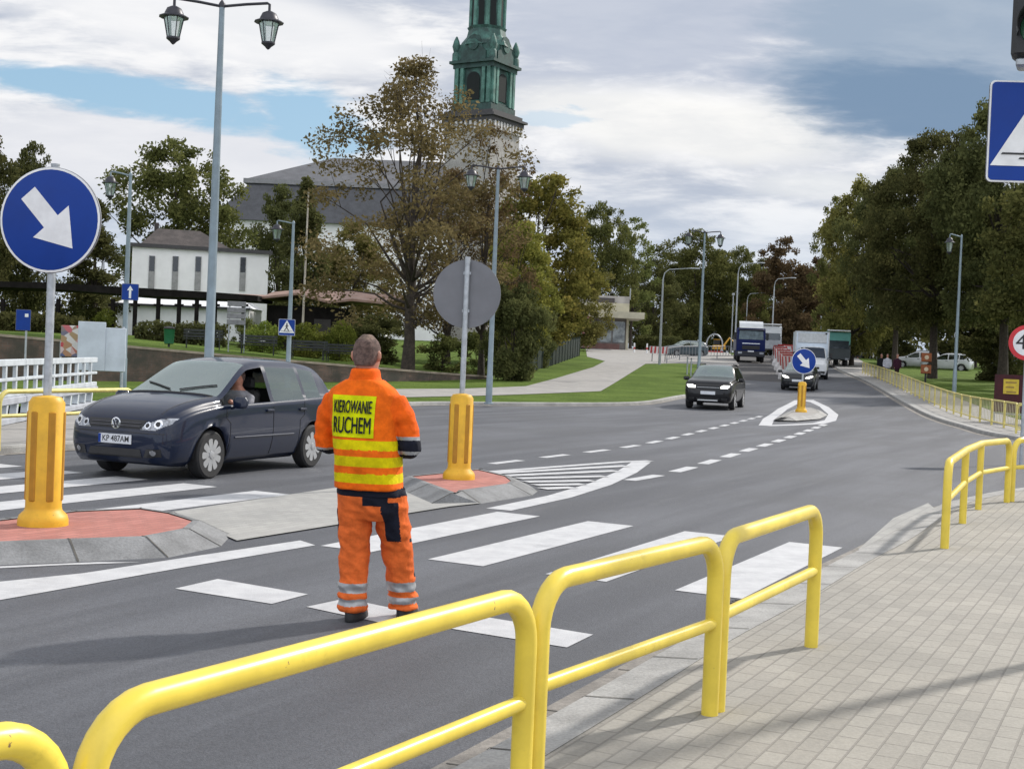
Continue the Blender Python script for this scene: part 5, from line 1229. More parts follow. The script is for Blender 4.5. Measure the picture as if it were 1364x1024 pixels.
# ------------------------------------------------------------------ trees
def leaf_mesh(name, centers, radii, nleaf, size, mat, rg, droop=.0):
    """thousands of small leaf faces gathered in clumps"""
    per = np.maximum(3, (nleaf * (radii ** 2) / np.sum(radii ** 2)).astype(int)); idx = np.repeat(np.arange(len(centers)), per); n = len(idx)
    dirs = rg.normal(size=(n, 3)); dirs /= np.linalg.norm(dirs, axis=1)[:, None]
    rad = radii[idx] * np.clip(rg.random(n) ** .45 + rg.normal(size=n) * .12, .05, 1.35); P = centers[idx] + dirs * rad[:, None] * np.array([1.05, 1.05, .8]); P[:, 2] -= droop * rad * rg.random(n)
    a = rg.normal(size=(n, 3)); a /= np.linalg.norm(a, axis=1)[:, None]; b = np.cross(a, rg.normal(size=(n, 3))); b /= np.linalg.norm(b, axis=1)[:, None]
    s = (size * (.55 + .9 * rg.random(n)))[:, None]; V = np.stack([P - a * s * .5, P + b * s * .28 - a * s * .1, P + a * s * .5, P - b * s * .28 - a * s * .1], 1).reshape(-1, 3)
    me = bpy.data.meshes.new(name); me.vertices.add(4 * n); me.vertices.foreach_set('co', V.astype(np.float32).ravel()); me.loops.add(4 * n); me.loops.foreach_set('vertex_index', np.arange(4 * n, dtype=np.int32))
    me.polygons.add(n); me.polygons.foreach_set('loop_start', np.arange(0, 4 * n, 4, dtype=np.int32)); me.polygons.foreach_set('loop_total', np.full(n, 4, dtype=np.int32)); me.materials.append(mat); me.update(); me.validate(); return me
def tree(name, H, W, z0, nclump, nleaf, size, mat, seed, trunk_r=.25, shape='round', fork=.4, clump=.16, limbs=16, bark=None, droop=.2, twigs=True, edge=.55, lean=0.0, lt=.62):
    """unit tree at the origin: tapered trunk with limbs, and a crown of leaf clumps. z0: height where the crown starts"""
    rg = np.random.default_rng(seed); t = thing(name, '', 'tree'); ch = H - z0; cs = []
    env = {'round': lambda f: math.sqrt(max(0, 1 - (2 * f - .95) ** 2 / 1.12)), 'egg': lambda f: math.sin(PI * min(1, (f * .92 + .08)) ** .75) ** .7, 'cone': lambda f: (1 - f) ** .75 * (min(1, f * 6 + .3)), 'broad': lambda f: (math.sin(PI * (f * .86 + .10)) ** .55), 'tall': lambda f: math.sin(PI * (f * .88 + .1)) ** .5}[shape]
    lob = rg.random((7, 2)) * 2 * PI
    while len(cs) < nclump:
        f = rg.random(); a = rg.random() * 2 * PI; e = env(f) * W / 2 * (1 + .16 * math.sin(2 * a + lob[0, 0] + 3 * f) + .13 * math.sin(3 * a + lob[1, 0] + 7 * f) + .10 * math.sin(9 * f + lob[2, 0]))
        r_ = e * (edge + (1 - edge) * rg.random()) if rg.random() < .62 else e * math.sqrt(rg.random())
        cs.append((r_ * math.cos(a) + lean * f * ch, r_ * math.sin(a), z0 + f * ch + rg.normal() * ch * .02))
    cs = np.array(cs); rad = W * clump * (.55 + .8 * rg.random(nclump)); rad *= np.where(cs[:, 2] > z0 + .85 * ch, .7, 1)
    cr = bpy.data.objects.new('crown', leaf_mesh('crown', cs, rad, nleaf, size, mat, rg, droop)); COL.objects.link(cr); cr.parent = t
    m = MB(); top = z0 + ch * .82; zf = z0 + ch * fork * .3; pts, rr = [], []
    for k in range(9):
        f = k / 8; pts.append((lean * max(0, (f * top - z0)) + rg.normal() * .012 * H * f, rg.normal() * .012 * H * f, f * top)); rr.append(trunk_r * (1.25 if k == 0 else 1 - .86 * f))
    pts[0] = (0, 0, -.1); m.tube(pts, rr, 9)
    order = rg.permutation(nclump)[:limbs]
    for i in order:
        c = Vector(cs[i]); zs = min(c.z * .75, zf + rg.random() * (c.z - zf) * .5) if c.z > zf else max(.3, c.z * .6); f = min(.95, zs / top); k = min(7, int(f * 8)); q = Vector(pts[k]).lerp(Vector(pts[k + 1]), f * 8 - k); r0 = (rr[k] * (1 - (f * 8 - k)) + rr[k + 1] * (f * 8 - k)) * lt
        mid = q.lerp(c, .5) + Vector((rg.normal() * .05 * W, rg.normal() * .05 * W, .06 * H * rg.random())); m.tube([q, q.lerp(mid, .5) + Vector((0, 0, -.01 * H)), mid, c], [r0, r0 * .7, r0 * .45, r0 * .12], 6)
        if twigs:
            for _ in range(3): e = c + Vector(rg.normal(size=3)) * W * .045; s_ = mid.lerp(c, .3 + .5 * rg.random()); m.tube([s_, s_.lerp(e, .5) + Vector((0, 0, .1)), e], [r0 * .25, r0 * .15, r0 * .05], 4)
    m.build('trunk', bark or BARK, t); return t
LDARK = leaf_mat('dark foliage', [(.054, .060, .026), (.094, .099, .038), (.153, .151, .057)], .42)
LMID = leaf_mat('mid foliage', [(.067, .080, .030), (.121, .133, .045), (.198, .200, .067)], .42)
LOLIVE = leaf_mat('olive foliage', [(.098, .094, .032), (.171, .160, .052), (.269, .237, .078)], .42)
LYEL = leaf_mat('yellow green foliage', [(.111, .120, .034), (.212, .212, .052), (.369, .322, .083)], .42)
LBRN = leaf_mat('brown autumn foliage', [(.090, .072, .034), (.150, .115, .055), (.222, .166, .084)], .42)
LRUST = leaf_mat('rusty foliage', [(.071, .054, .031), (.122, .088, .047), (.177, .128, .065)], .42)
LBUSH = leaf_mat('bright shrub foliage', [(.081, .115, .024), (.162, .203, .041), (.270, .284, .068)], .3)
_used = {}
PR = {}
def T(kind, px, Y, top, width_px, label, grp, base=None, rz=None, name='tree'):
    """put a tree of a kind so that its top, centre and width suit the place it grows"""
    q = D(px, 470, Y); zb = base if base is not None else gz(Y); tp = D(px, top, Y); H = tp.z - zb; W = width_px / F * Y
    if kind not in PR: PR[kind] = KINDS[kind](); first = True
    else: first = False
    o = PR[kind] if first else copy_tree(PR[kind]); h0, w0 = SIZE[kind]
    x = q.x + (0 - (470 - 0) * 0)
    o.location = (D(px, (top + 470) / 2, Y).x, Y, zb); o.scale = (W / w0, W / w0, H / h0); o.rotation_euler = (0, 0, rng.random() * 6.28 if rz is None else rz); o['label'] = label; o['group'] = grp; o.name = name
    return o
SIZE = {'brown': (15, 10.5), 'brown2': (13, 7), 'dense': (17, 11), 'dense2': (16, 10), 'conifer': (15, 5.5), 'yellow': (15, 10), 'olive': (16, 11), 'rust': (15, 9), 'sparse': (15, 7), 'giant': (20, 15), 'bush': (2, 2.4), 'darkbush': (6, 5), 'brightbush': (1.8, 2.4)}
KINDS = {
 'brown': lambda: tree('autumn_tree', 15, 10.5, 2.6, 150, 22000, .175, LBRN, 11, .27, 'egg', .25, .080, 46, edge=.40, lt=.42),
 'brown2': lambda: tree('autumn_tree', 13, 7, 3.0, 60, 5600, .18, LBRN, 12, .20, 'egg', .3, .09, 30, lt=.45),
 'dense': lambda: tree('leafy_tree', 17, 11, 2.0, 150, 30000, .33, LMID, 13, .3, 'round', .3, .105, 18, twigs=False, edge=.35),
 'dense2': lambda: tree('dark_tree', 16, 10, .8, 150, 30000, .32, LDARK, 14, .3, 'broad', .3, .105, 14, twigs=False, edge=.35),
 'conifer': lambda: tree('conifer_tree', 15, 5.5, .5, 110, 17000, .27, LDARK, 15, .2, 'cone', .3, .13, 14, twigs=False, edge=.3),
 'yellow': lambda: tree('yellowing_tree', 15, 10, 1.2, 170, 32000, .29, LYEL, 16, .26, 'broad', .3, .085, 26, droop=.5, edge=.35),
 'olive': lambda: tree('olive_tree_crown', 16, 11, 1.6, 150, 30000, .33, LOLIVE, 17, .28, 'egg', .3, .10, 18, twigs=False, edge=.35),
 'rust': lambda: tree('rusty_tree', 15, 9, 2.0, 120, 22000, .33, LRUST, 18, .26, 'round', .3, .105, 16, twigs=False, edge=.35),
 'sparse': lambda: tree('thin_tree', 15, 7, 2.5, 90, 11000, .25, LMID, 19, .2, 'tall', .3, .09, 22, lt=.6),
 'giant': lambda: tree('great_tree', 20, 15, 5.0, 230, 62000, .30, LDARK, 20, .45, 'broad', .25, .078, 30, twigs=False, edge=.4),
 'bush': lambda: tree('bush', 2, 2.4, .1, 30, 4200, .14, LMID, 21, .04, 'round', .2, .15, 8, twigs=False),
 'darkbush': lambda: tree('tall_bush', 6, 5, .2, 90, 16000, .21, LDARK, 22, .12, 'broad', .2, .12, 10, twigs=False, edge=.3),
 'brightbush': lambda: tree('bush', 1.8, 2.4, .05, 30, 4200, .13, LBUSH, 23, .03, 'round', .2, .15, 8, twigs=False)}
GP = 'trees in the church park'; GR = 'trees along the right of the road'; GF = 'far trees behind the road'
wp = D(545, 500, 63)
T('brown', 552, 63, 84, 318, 'tall thinning autumn tree with brown leaves in front of the church roof', GP, pz(wp.x, 63), rz=.4)
T('brown2', 648, 66, 166, 150, 'smaller bare brown tree in front of the stone church tower', GP, pz(-1, 66), rz=2)
T('dense', 234, 114, 190, 172, 'round green tree rising behind the white building', GP)
T('dense2', -38, 78, 152, 120, 'dark tree at the left edge behind the big blue sign', GP, pz(-20, 78))
T('dense2', 38, 84, 200, 88, 'dark tree just right of the left edge tree, above the dark shed', GP, pz(-20, 84))
T('conifer', 126, 88, 268, 92, 'dark pointed tree left of the white building', GP, pz(-20, 88))
T('dense2', 372, 122, 256, 96, 'dark rounded tree behind the right end of the white building', GP, pz(-14, 92))
T('conifer', 405, 90, 240, 96, 'dark pointed tree behind the rusty flag mast', GP, pz(-12, 88))
T('olive', 470, 96, 300, 130, 'olive tree low behind the thinning autumn tree', GP, pz(-10, 96))
T('brown', 600, 82, 230, 190, 'brown leaved tree low between autumn tree and church tower', GP, pz(-4, 82), rz=3)
T('yellow', 716, 88, 240, 170, 'yellow green tree with pale trunks right of the grey sign', GP)
T('yellow', 690, 76, 300, 110, 'yellowish tree directly behind the middle double lamp', GP, rz=1)
T('darkbush', 686, 64, 375, 92, 'dark bushy shrub at the foot of the middle double lamp', GP)
T('darkbush', 716, 82, 405, 56, 'dark shrub behind the green fence', GP)
T('dense', 800, 150, 272, 90, 'dark green tree rising behind the yellow green tree', GF)
T('sparse', 843, 160, 290, 75, 'loose airy tree above the kiosk roof', GF)
T('olive', 770, 130, 330, 90, 'olive tree left of and behind the kiosk', GF)
T('dense2', 870, 185, 350, 80, 'dark tree behind the curved lamp by the kiosk', GF)
for i, (k, px, top, w, Y) in enumerate((('dense', 925, 308, 100, 200), ('dense2', 900, 345, 80, 210), ('dense', 985, 330, 70, 205), ('dense2', 958, 340, 80, 215), ('rust', 1046, 322, 90, 190), ('dense2', 1015, 350, 70, 220), ('rust', 1085, 348, 70, 200), ('dense2', 1072, 365, 80, 215), ('olive', 1112, 345, 70, 205))):
    T(k, px, Y, top, w, ('tallest far green tree behind the third double lamp', 'dark far tree left of the third double lamp', 'bluish green far tree above the blue lorry', 'dark far tree between lamp and lorry', 'russet tree above the white van', 'dark low far tree right of the lorry', 'small russet far tree right of the russet one', 'dark far tree in the gap above the van box', 'olive far tree at the left foot of the right hand trees')[i], GF)
T('olive', 1140, 118, 246, 120, 'olive green tree leftmost of the right hand row', GR)
T('sparse', 1108, 130, 262, 60, 'thin airy tree at the edge of the right hand row', GR)
T('giant', 1250, 92, 182, 200, 'great dark tree behind the single lamp on the lawn', GR)
T('giant', 1345, 84, 138, 230, 'great dark tree at the right edge behind the crossing sign', GR, rz=2.2)
T('giant', 1198, 110, 225, 135, 'dark tree beside the footway where people walk', GR, rz=4)
T('dense', 1420, 70, 200, 200, 'dark tree cut by the right edge of the photo', GR)
T('dense2', 1300, 130, 260, 200, 'dark tree deep behind the two great trees', GR)
T('dense2', 1180, 150, 320, 120, 'dark tree behind the footway pedestrians', GR)
T('darkbush', 1335, 92, 425, 90, 'dark shrub behind the dark red banner', GR)
T('darkbush', 1190, 128, 425, 60, 'dark shrub left of the parked cars', GR)
# far woods that close the view
wc = []; rg = np.random.default_rng(77)
for i in range(420):
    Y = 235 + rg.random() * 60; px = -250 + rg.random() * 1900; x = D(px, 450, Y).x; wc.append((x, Y, gz(Y) + rg.random() * 11))
me = leaf_mesh('far_wood', np.array(wc), np.full(len(wc), 3.2), 30000, 1.0, LDARK, rg)
o = bpy.data.objects.new('far_wood', me); COL.objects.link(o); o['kind'] = 'stuff'

# park planting
def hedge(p0, p1, w, h, label, z0):
    a, b_ = Vector(p0), Vector(p1); L = (b_ - a).length; n = max(6, int(L / .55)); rg = np.random.default_rng(int(L * 10)); c = []
    for k in range(n):
        for zz in np.arange(.3, h, .5): q = a.lerp(b_, (k + .5) / n); c.append((q.x + rg.normal() * .06, q.y + rg.normal() * w * .25, z0 + zz + rg.normal() * .05))
    me = leaf_mesh('hedge', np.array(c), np.full(len(c), .46), len(c) * 330, .17, LDARK, rg); o = bpy.data.objects.new('hedge', me); COL.objects.link(o); tag(o, label, 'hedge'); return o
zl = D(230, 456, 66)
hedge(XY(185, 455, 66), XY(300, 460, 66), .9, 1.05, 'clipped dark hedge in front of the white marquee', 1.55)
hedge(XY(-40, 440, 62), XY(108, 450, 62), .9, 1.3, 'long dark hedge on top of the wall at the left edge', 1.6)
hedge(XY(848, 470, 146), XY(908, 470, 146), 1, 1.5, 'trimmed hedge right of the kiosk', gz(146))
BB = 'shrubs in the church park'
for i, (k, px, py, Y, w, h, lab) in enumerate((('brightbush', 350, 452, 66, 56, 40, 'yellow green shrub behind the left bench'), ('brightbush', 410, 456, 66, 72, 42, 'wide yellow green shrub right of the crossing sign'), ('brightbush', 453, 456, 66, 40, 48, 'bright shrub with taller shoots near the worker\'s head'),
        ('brightbush', 142, 430, 76, 40, 30, 'bright yellow shrub left of the white marquee'), ('bush', 105, 425, 78, 60, 34, 'round green shrub under the pergola roof'), ('bush', 78, 428, 78, 40, 26, 'small round green shrub left of the others under the pergola'), ('darkbush', 497, 470, 70, 95, 95, 'dark bush left of the autumn tree trunk'), ('bush', 330, 440, 70, 40, 26, 'green shrub in front of the dark hut'), ('bush', 590, 480, 68, 70, 60, 'green undergrowth right of the autumn tree trunk'), ('bush', 640, 490, 68, 60, 90, 'dense undergrowth below the smaller brown tree'))):
    q = D(px, py, Y); T(k, px, Y, py - h * .55, w, lab, BB, base=min(q.z - .5, pz(q.x, Y)), name='shrub')

# ------------------------------------------------------------------ buildings
ROOF = M('slate roof', (.085, .088, .098), .7, .15, 1.2, bump=.3, fine=14); ROOFB = M('old tile roof', (.075, .062, .058), .8, .25, 1.5, bump=.4, fine=12); DWIN = M('dark window', (.018, .022, .028), .15, .2, 3, coat=.5); TRIMD = M('dark eaves', (.05, .048, .05), .6, .15, 4)
STONE = M('pale tower stone', (.42, .405, .38), .9, .12, .5, fine=8); COPPER = M('green copper', (.058, .155, .128), .65, .25, .9, col2=(.014, .040, .036), fine=5); COPD = M('dark copper', (.030, .075, .066), .65, .3, 1.5, fine=9)
def white_building():
    Y = 100.0; z0 = 2.0; xl, xr = D(180, 400, Y).x, D(352, 400, Y).x; ze = D(270, 334, Y).z; t = thing('white_building', 'low white building with tall narrow windows and a hipped roof behind the pergola', 'building', ((xl + xr) / 2, Y, z0), math.radians(15)); W = (xr - xl) * 1.03; h = ze - z0
    m = MB(); m.box((0, 4, h / 2), (W, 8, h)); m.build('wall', WHITEW, t, smooth=False)
    m = MB(); m.box((0, 4, h + .14), (W + .5, 8.5, .28)); m.build('cornice', TRIMD, t, smooth=False)
    for px in (204, 234, 263.5, 322):
        x = D(px, 370, Y).x - (xl + xr) / 2; zt, zm, zb = D(px, 342, Y).z - z0, D(px, 362, Y).z - z0, D(px, 387, Y).z - z0; wd = .44
        m = MB(); m.box((x, -.03, (zt + zb) / 2), (wd, .10, zt - zb)); f = m.build('window', M('window reveal grey', (.28, .28, .28), .8, .1, 4), t, smooth=False)
        m = MB(); m.box((x, -.085, (zt + zm) / 2), (wd - .08, .02, zt - zm)); m.build('pane', DWIN, f, smooth=False)
    m = MB(); cx = D(252, 310, Y).x - (xl + xr) / 2; hw = 2.9; zr = D(250, 303, Y).z - z0; b0 = h + .3
    prof = [(cx - 3.3, b0), (cx - 2.75, b0 + .45), (cx - 2.35, zr - .15), (cx - 2.1, zr), (cx + 1.4, zr), (cx + 3.9, b0)]
    V = [(a, y, z) for (a, z) in ((cx - 3.4, b0), (cx + 3.1, b0)) for y in (.6, 7.4)] + [(cx - 2.2, 4 - 1.0, zr), (cx + .9, 3.0, zr), (cx - 2.2, 5.0, zr), (cx + .9, 5.0, zr)]
    m.add(V, [(0, 2, 5, 4), (1, 6, 7, 3), (0, 4, 6, 1), (2, 3, 7, 5), (4, 5, 7, 6), (0, 1, 3, 2)]); m.build('roof', ROOFB, t, smooth=False)
    m = MB(); m.box((cx - 2.3, 4, zr + .15), (.35, .5, .7)); m.build('chimney', ROOFB, t, smooth=False)
white_building()
def church():
    Y = 146.0; z0 = 3.0; t = thing('church', 'large baroque church with grey mansard roof and green copper tower', 'church', (0, Y, z0)); X = lambda px, py=250: D(px, py, Y).x; Z = lambda px, py: D(px, py, Y).z - z0
    xl, xr = X(288), X(600); ze = Z(300, 292); zk = Z(330, 240); zr = Z(500, 196); yb = 20
    m = MB(); m.box(((xl + xr) / 2, yb / 2, ze / 2), (xr - xl, yb, ze)); nv = m.build('nave_wall', WHITEW, t, smooth=False)
    for px in (302, 316): x = X(px); m = MB(); m.prism([(x - .45, Z(px, 322)), (x + .45, Z(px, 322)), (x + .45, Z(px, 312)), (x + .3, Z(px, 309)), (x - .3, Z(px, 309)), (x - .45, Z(px, 312))], -.06, .02, to=lambda a, b_, h: (a, h, b_)); f = m.build('window', M('stone frame', (.5, .49, .47), .8, .1, 3), t); m = MB(); m.box((x, -.08, Z(px, 317)), (.6, .03, .7)); m.build('pane', DWIN, f)
    xk = X(326); xt = X(428, 200)
    def frus(x0, x1, y0, y1, z0_, X0, X1, Y0, Y1, z1): return [(x0, y0, z0_), (x1, y0, z0_), (x1, y1, z0_), (x0, y1, z0_), (X0, Y0, z1), (X1, Y0, z1), (X1, Y1, z1), (X0, Y1, z1)]
    FS = [(3, 2, 1, 0), (4, 5, 6, 7), (0, 1, 5, 4), (1, 2, 6, 5), (2, 3, 7, 6), (3, 0, 4, 7)]
    m = MB(); m.add(frus(xl - .4, xr, -.6, yb + .6, ze, xk, xr, 2.6, yb - 2.6, zk), FS); m.build('lower_roof', ROOF, t, smooth=False)
    m = MB(); m.box(((xk + xr) / 2 - .2, yb / 2, zk + .25), (xr - xk + .9, yb - 4.6, .5)); m.build('roof_band', M('pale gutter', (.22, .22, .23), .6, .1, 3), t, smooth=False)
    m = MB(); m.add(frus(xk - .2, xr, 2.4, yb - 2.4, zk + .5, xt, xr, yb / 2 - .4, yb / 2 + .4, zr), FS); m.build('upper_roof', M('lighter slate', (.13, .133, .145), .7, .12, 1.2, fine=12), t, smooth=False)
    # tower: square, seen on its corner
    rz = math.radians(-31); s = 5.9; cpx = (592 + 692) / 2; zs = Z(640, 158); cx, cy = X(cpx, 170), 4.0
    tw = MB(); tw.box((cx, cy, zs / 2), (s, s, zs), rz); st = tw.build('tower_wall', STONE, t, smooth=False)
    R3 = Matrix.Rotation(rz, 3, 'Z'); at = lambda x, y, z: tuple(R3 @ Vector((x, y, 0)) + Vector((cx, cy, z)))
    m = MB(); m.box((cx, cy, zs + .15), (s + .7, s + .7, .5), rz); m.box((cx, cy, zs + .5), (s + 1.3, s + 1.3, .26), rz); m.box((cx, cy, zs + .85), (s + .4, s + .4, .45), rz); m.build('cornice', TRIMD, t, smooth=False)
    m = MB()
    for k in np.arange(-s / 2 + .3, s / 2, .62):
        for q in ((k, -s / 2 - .2), (s / 2 + .2, k), (k, s / 2 + .2), (-s / 2 - .2, k)): m.box(at(q[0], q[1], zs - .55), (.30, .30, .9), rz)
    m.build('dentils', M('white dentils', (.55, .54, .53), .8, .1, 4), t, smooth=False)
    # belfry of green copper
    g = zs + 1.2; bt = Z(645, 84); s2 = 4.55; hb = bt - g
    m = MB(); m.box((cx, cy, g + hb / 2), (s2, s2, hb), rz); m.build('belfry', COPPER, t, smooth=False)
    m = MB(); m.box((cx, cy, g + .35), (s2 + .5, s2 + .5, .7), rz); m.box((cx, cy, g + .85), (s2 + .25, s2 + .25, .2), rz); m.build('belfry_plinth', COPD, t, smooth=False)
    for sg in range(4):
        for k in (-2.05, -1.4, 1.4, 2.05):
            m = MB(); a = sg * PI / 2; v = Matrix.Rotation(a, 3, 'Z') @ Vector((k, -s2 / 2 - .10, 0)); m.box(at(v.x, v.y, g + hb / 2 + .3), (.40, .42, hb - .9), rz); m.build('pilaster', M('light copper', (.095, .225, .185), .65, .25, 1, col2=(.04, .11, .09), fine=6), t, smooth=False)
    for sg in range(4):
        Rk = Matrix.Rotation(sg * PI / 2, 3, 'Z'); m = MB(); w = .82; zb_, zt_ = g + 1.15, g + hb - .55; arc_ = [(w * math.cos(a), zt_ - w + w * math.sin(a)) for a in np.linspace(0, PI, 9)]
        m.prism([(-w, zb_), (w, zb_)] + arc_, .02, .10, to=lambda x, z, h: at(*(Rk @ Vector((x, -s2 / 2 - h, 0)))[:2], z)); m.build('bell_opening', M('belfry dark', (.008, .012, .012), .9, .1, 3), t, smooth=False)
    m = MB(); m.box((cx, cy, bt + .1), (s2 + .6, s2 + .6, .5), rz); m.box((cx, cy, bt + .5), (s2 + 1.25, s2 + 1.25, .3), rz); m.build('belfry_cornice', COPD, t, smooth=False)
    a0 = bt + .7; at_top = Z(645, 45); h2 = at_top - a0
    m = MB(); m.box((cx, cy, a0 + .9), (s2 + .3, s2 + .3, 1.8), rz, bev=.1); m.build('attic', COPPER, t, smooth=False)
    for sg in range(4):
        Rk = Matrix.Rotation(sg * PI / 2, 3, 'Z'); m = MB(); pol = [(-1.6, a0), (-1.6, a0 + .9), (-1.15, a0 + 1.3), (-.95, a0 + 2.1), (-.55, a0 + 2.6), (0, a0 + 2.8), (.55, a0 + 2.6), (.95, a0 + 2.1), (1.15, a0 + 1.3), (1.6, a0 + .9), (1.6, a0)]
        m.prism(pol, -.1, .30, to=lambda x, z, h: at(*(Rk @ Vector((x, -s2 / 2 - h, 0)))[:2], z)); f = m.build('gable', COPD, t, smooth=False)
        m = MB(); m.prism([(.62 * math.cos(a), a0 + 1.65 + .62 * math.sin(a)) for a in np.linspace(0, 2 * PI, 21)[:-1]], .30, .42, to=lambda x, z, h: at(*(Rk @ Vector((x, -s2 / 2 - h, 0)))[:2], z)); m.build('clock_face', COPPER, f, smooth=False)
        v = Matrix.Rotation(sg * PI / 2, 3, 'Z') @ Vector((s2 / 2 + .1, -s2 / 2 - .1, 0)); m = MB(); p_ = at(v.x, v.y, 0); m.lathe([(.42, a0), (.42, a0 + .8), (.28, a0 + 1.0), (.45, a0 + 1.6), (.3, a0 + 2.2), (.08, a0 + 2.7)], (p_[0], p_[1], 0), 10); m.build('urn', COPPER, t)
    m = MB(); m.lathe([(2.95, a0 + 1.7), (2.75, a0 + 2.2), (2.2, a0 + 2.9), (2.05, a0 + 3.6), (2.2, a0 + 3.9)], (cx, cy, 0), 8); m.build('dome_skirt', COPPER, t, smooth=False)
    l0 = at_top; m = MB(); m.lathe([(2.15, l0 - .3), (2.15, l0 + .4), (1.80, l0 + .6), (1.80, l0 + 5.2), (2.35, l0 + 5.5), (2.35, l0 + 5.9), (1.9, l0 + 6.3)], (cx, cy, 0), 8); m.build('lantern_stage', COPPER, t, smooth=False)
    m = MB()
    for k in range(8): a = PI / 8 + k * PI / 4 + .0; m.tube([(cx + 1.82 * math.cos(a - PI / 8), cy + 1.82 * math.sin(a - PI / 8), l0 + .5), (cx + 1.82 * math.cos(a - PI / 8), cy + 1.82 * math.sin(a - PI / 8), l0 + 5.3)], .24, 6)
    m.build('lantern_columns', MATS['light copper'], t)
    for k in range(8): a = PI / 8 + k * PI / 4; m = MB(); m.box((cx + 1.65 * math.cos(a), cy + 1.65 * math.sin(a), l0 + 2.9), (.12, .66, 3.2), a); m.build('lantern_opening', MATS['belfry dark'], t, smooth=False)
    m = MB(); m.lathe([(2.2, l0 + 6.2), (2.5, l0 + 7.2), (2.2, l0 + 8.4), (1.3, l0 + 9.4), (.8, l0 + 10.2), (.55, l0 + 12), (.12, l0 + 19), (.03, l0 + 21)], (cx, cy, 0), 12); m.build('spire', COPPER, t)
church()
def kiosk():
    Y = 142.0; z0 = gz(Y); t = thing('kiosk', 'flat roofed cream kiosk with shop window and wide canopy', 'kiosk', (0, Y, z0)); X = lambda px: D(px, 430, Y).x; Z = lambda px, py: D(px, py, Y).z - z0; CREAM = M('cream panel', (.50, .47, .36), .7, .1, 1)
    xl, xr = X(764), X(838); hb = Z(800, 421); hc = Z(800, 417); hm = Z(800, 409); ht = Z(800, 397)
    m = MB(); m.box(((xl + xr) / 2, 3, hb / 2), (xr - xl, 5.6, hb)); m.build('wall', M('kiosk wall', (.24, .22, .21), .7, .12, 1), t, smooth=False)
    m = MB(); m.box(((X(760) + X(856)) / 2, 2.2, (hb + hc) / 2), (X(856) - X(760), 8, (hc - hb) + .35)); m.build('canopy', CREAM, t, smooth=False)
    m = MB(); m.box(((xl + xr) / 2, 3.2, (hc + hm) / 2 + .3), (xr - xl, 5.4, hm - hc + .4)); m.build('fascia', CREAM, t, smooth=False); m = MB(); m.box(((xl + xr) / 2, 3.3, (hm + ht) / 2 + .3), (xr - xl, 5.2, ht - hm)); rf = m.build('roof', M('grey roof edge', (.40, .38, .36), .7, .15, 1), t, smooth=False)
    m = MB(); m.box((X(806), .65, (hm + ht) / 2 + .25), (1.9, .1, .6)); m.build('roof_sign', M('dark fascia sign', (.07, .06, .06), .6, .1, 5), rf, smooth=False)
    for a, b_ in ((786, 815), (817, 833)): m = MB(); m.box(((X(a) + X(b_)) / 2, .18, hb * .55), (X(b_) - X(a), .1, hb * .62)); f = m.build('shop_window', M('kiosk glass', (.25, .28, .28), .12, .45, 1.2, coat=.6, col2=(.05, .06, .06)), t, smooth=False)
    m = MB(); m.box(((X(787) + X(826)) / 2, .02, .35), (X(826) - X(787), .5, .7)); m.build('plinth', M('kiosk plinth red', (.20, .11, .10), .8, .15, 2), t, smooth=False)
    m = MB(); m.box((X(836), .0, hb / 2), (.25, .3, hb)); m.build('post', CREAM, t, smooth=False); m = MB(); m.tube([(X(839), 1, ht), (X(839), 1, ht + 1.2)], .06, 6); m.build('flue', GALV, t)
    p = D(780, 462, 139); t = thing('advert_column', 'tall red poster pillar at the left end of the kiosk', 'pillar', (p.x, 139, gz(139))); m = MB(); m.box((0, 0, 1.75), (.85, .5, 3.5), bev=.04); m.build('pillar', poster_red(), t); m = MB(); m.box((0, 0, .12), (1.0, .6, .24)); m.build('base', BLACK, t)
    p = D(766, 455, 140); t = thing('glass_shelter', 'pale glazed side panel left of the red pillar', 'shelter', (p.x, 140, gz(140))); m = MB(); m.box((0, 0, 1.4), (1.4, .12, 2.4)); m.build('panel', M('frosted panel', (.40, .46, .44), .3, .1, 2), t); m = MB(); [m.box((x, 0, 1.4), (.12, .2, 2.8)) for x in (-.72, .72)]; m.build('frame', SIGNW, t)
def poster_red(): return M('red poster print', (.28, .03, .04), .6, .4, 3.5, col2=(.35, .30, .28))
kiosk()
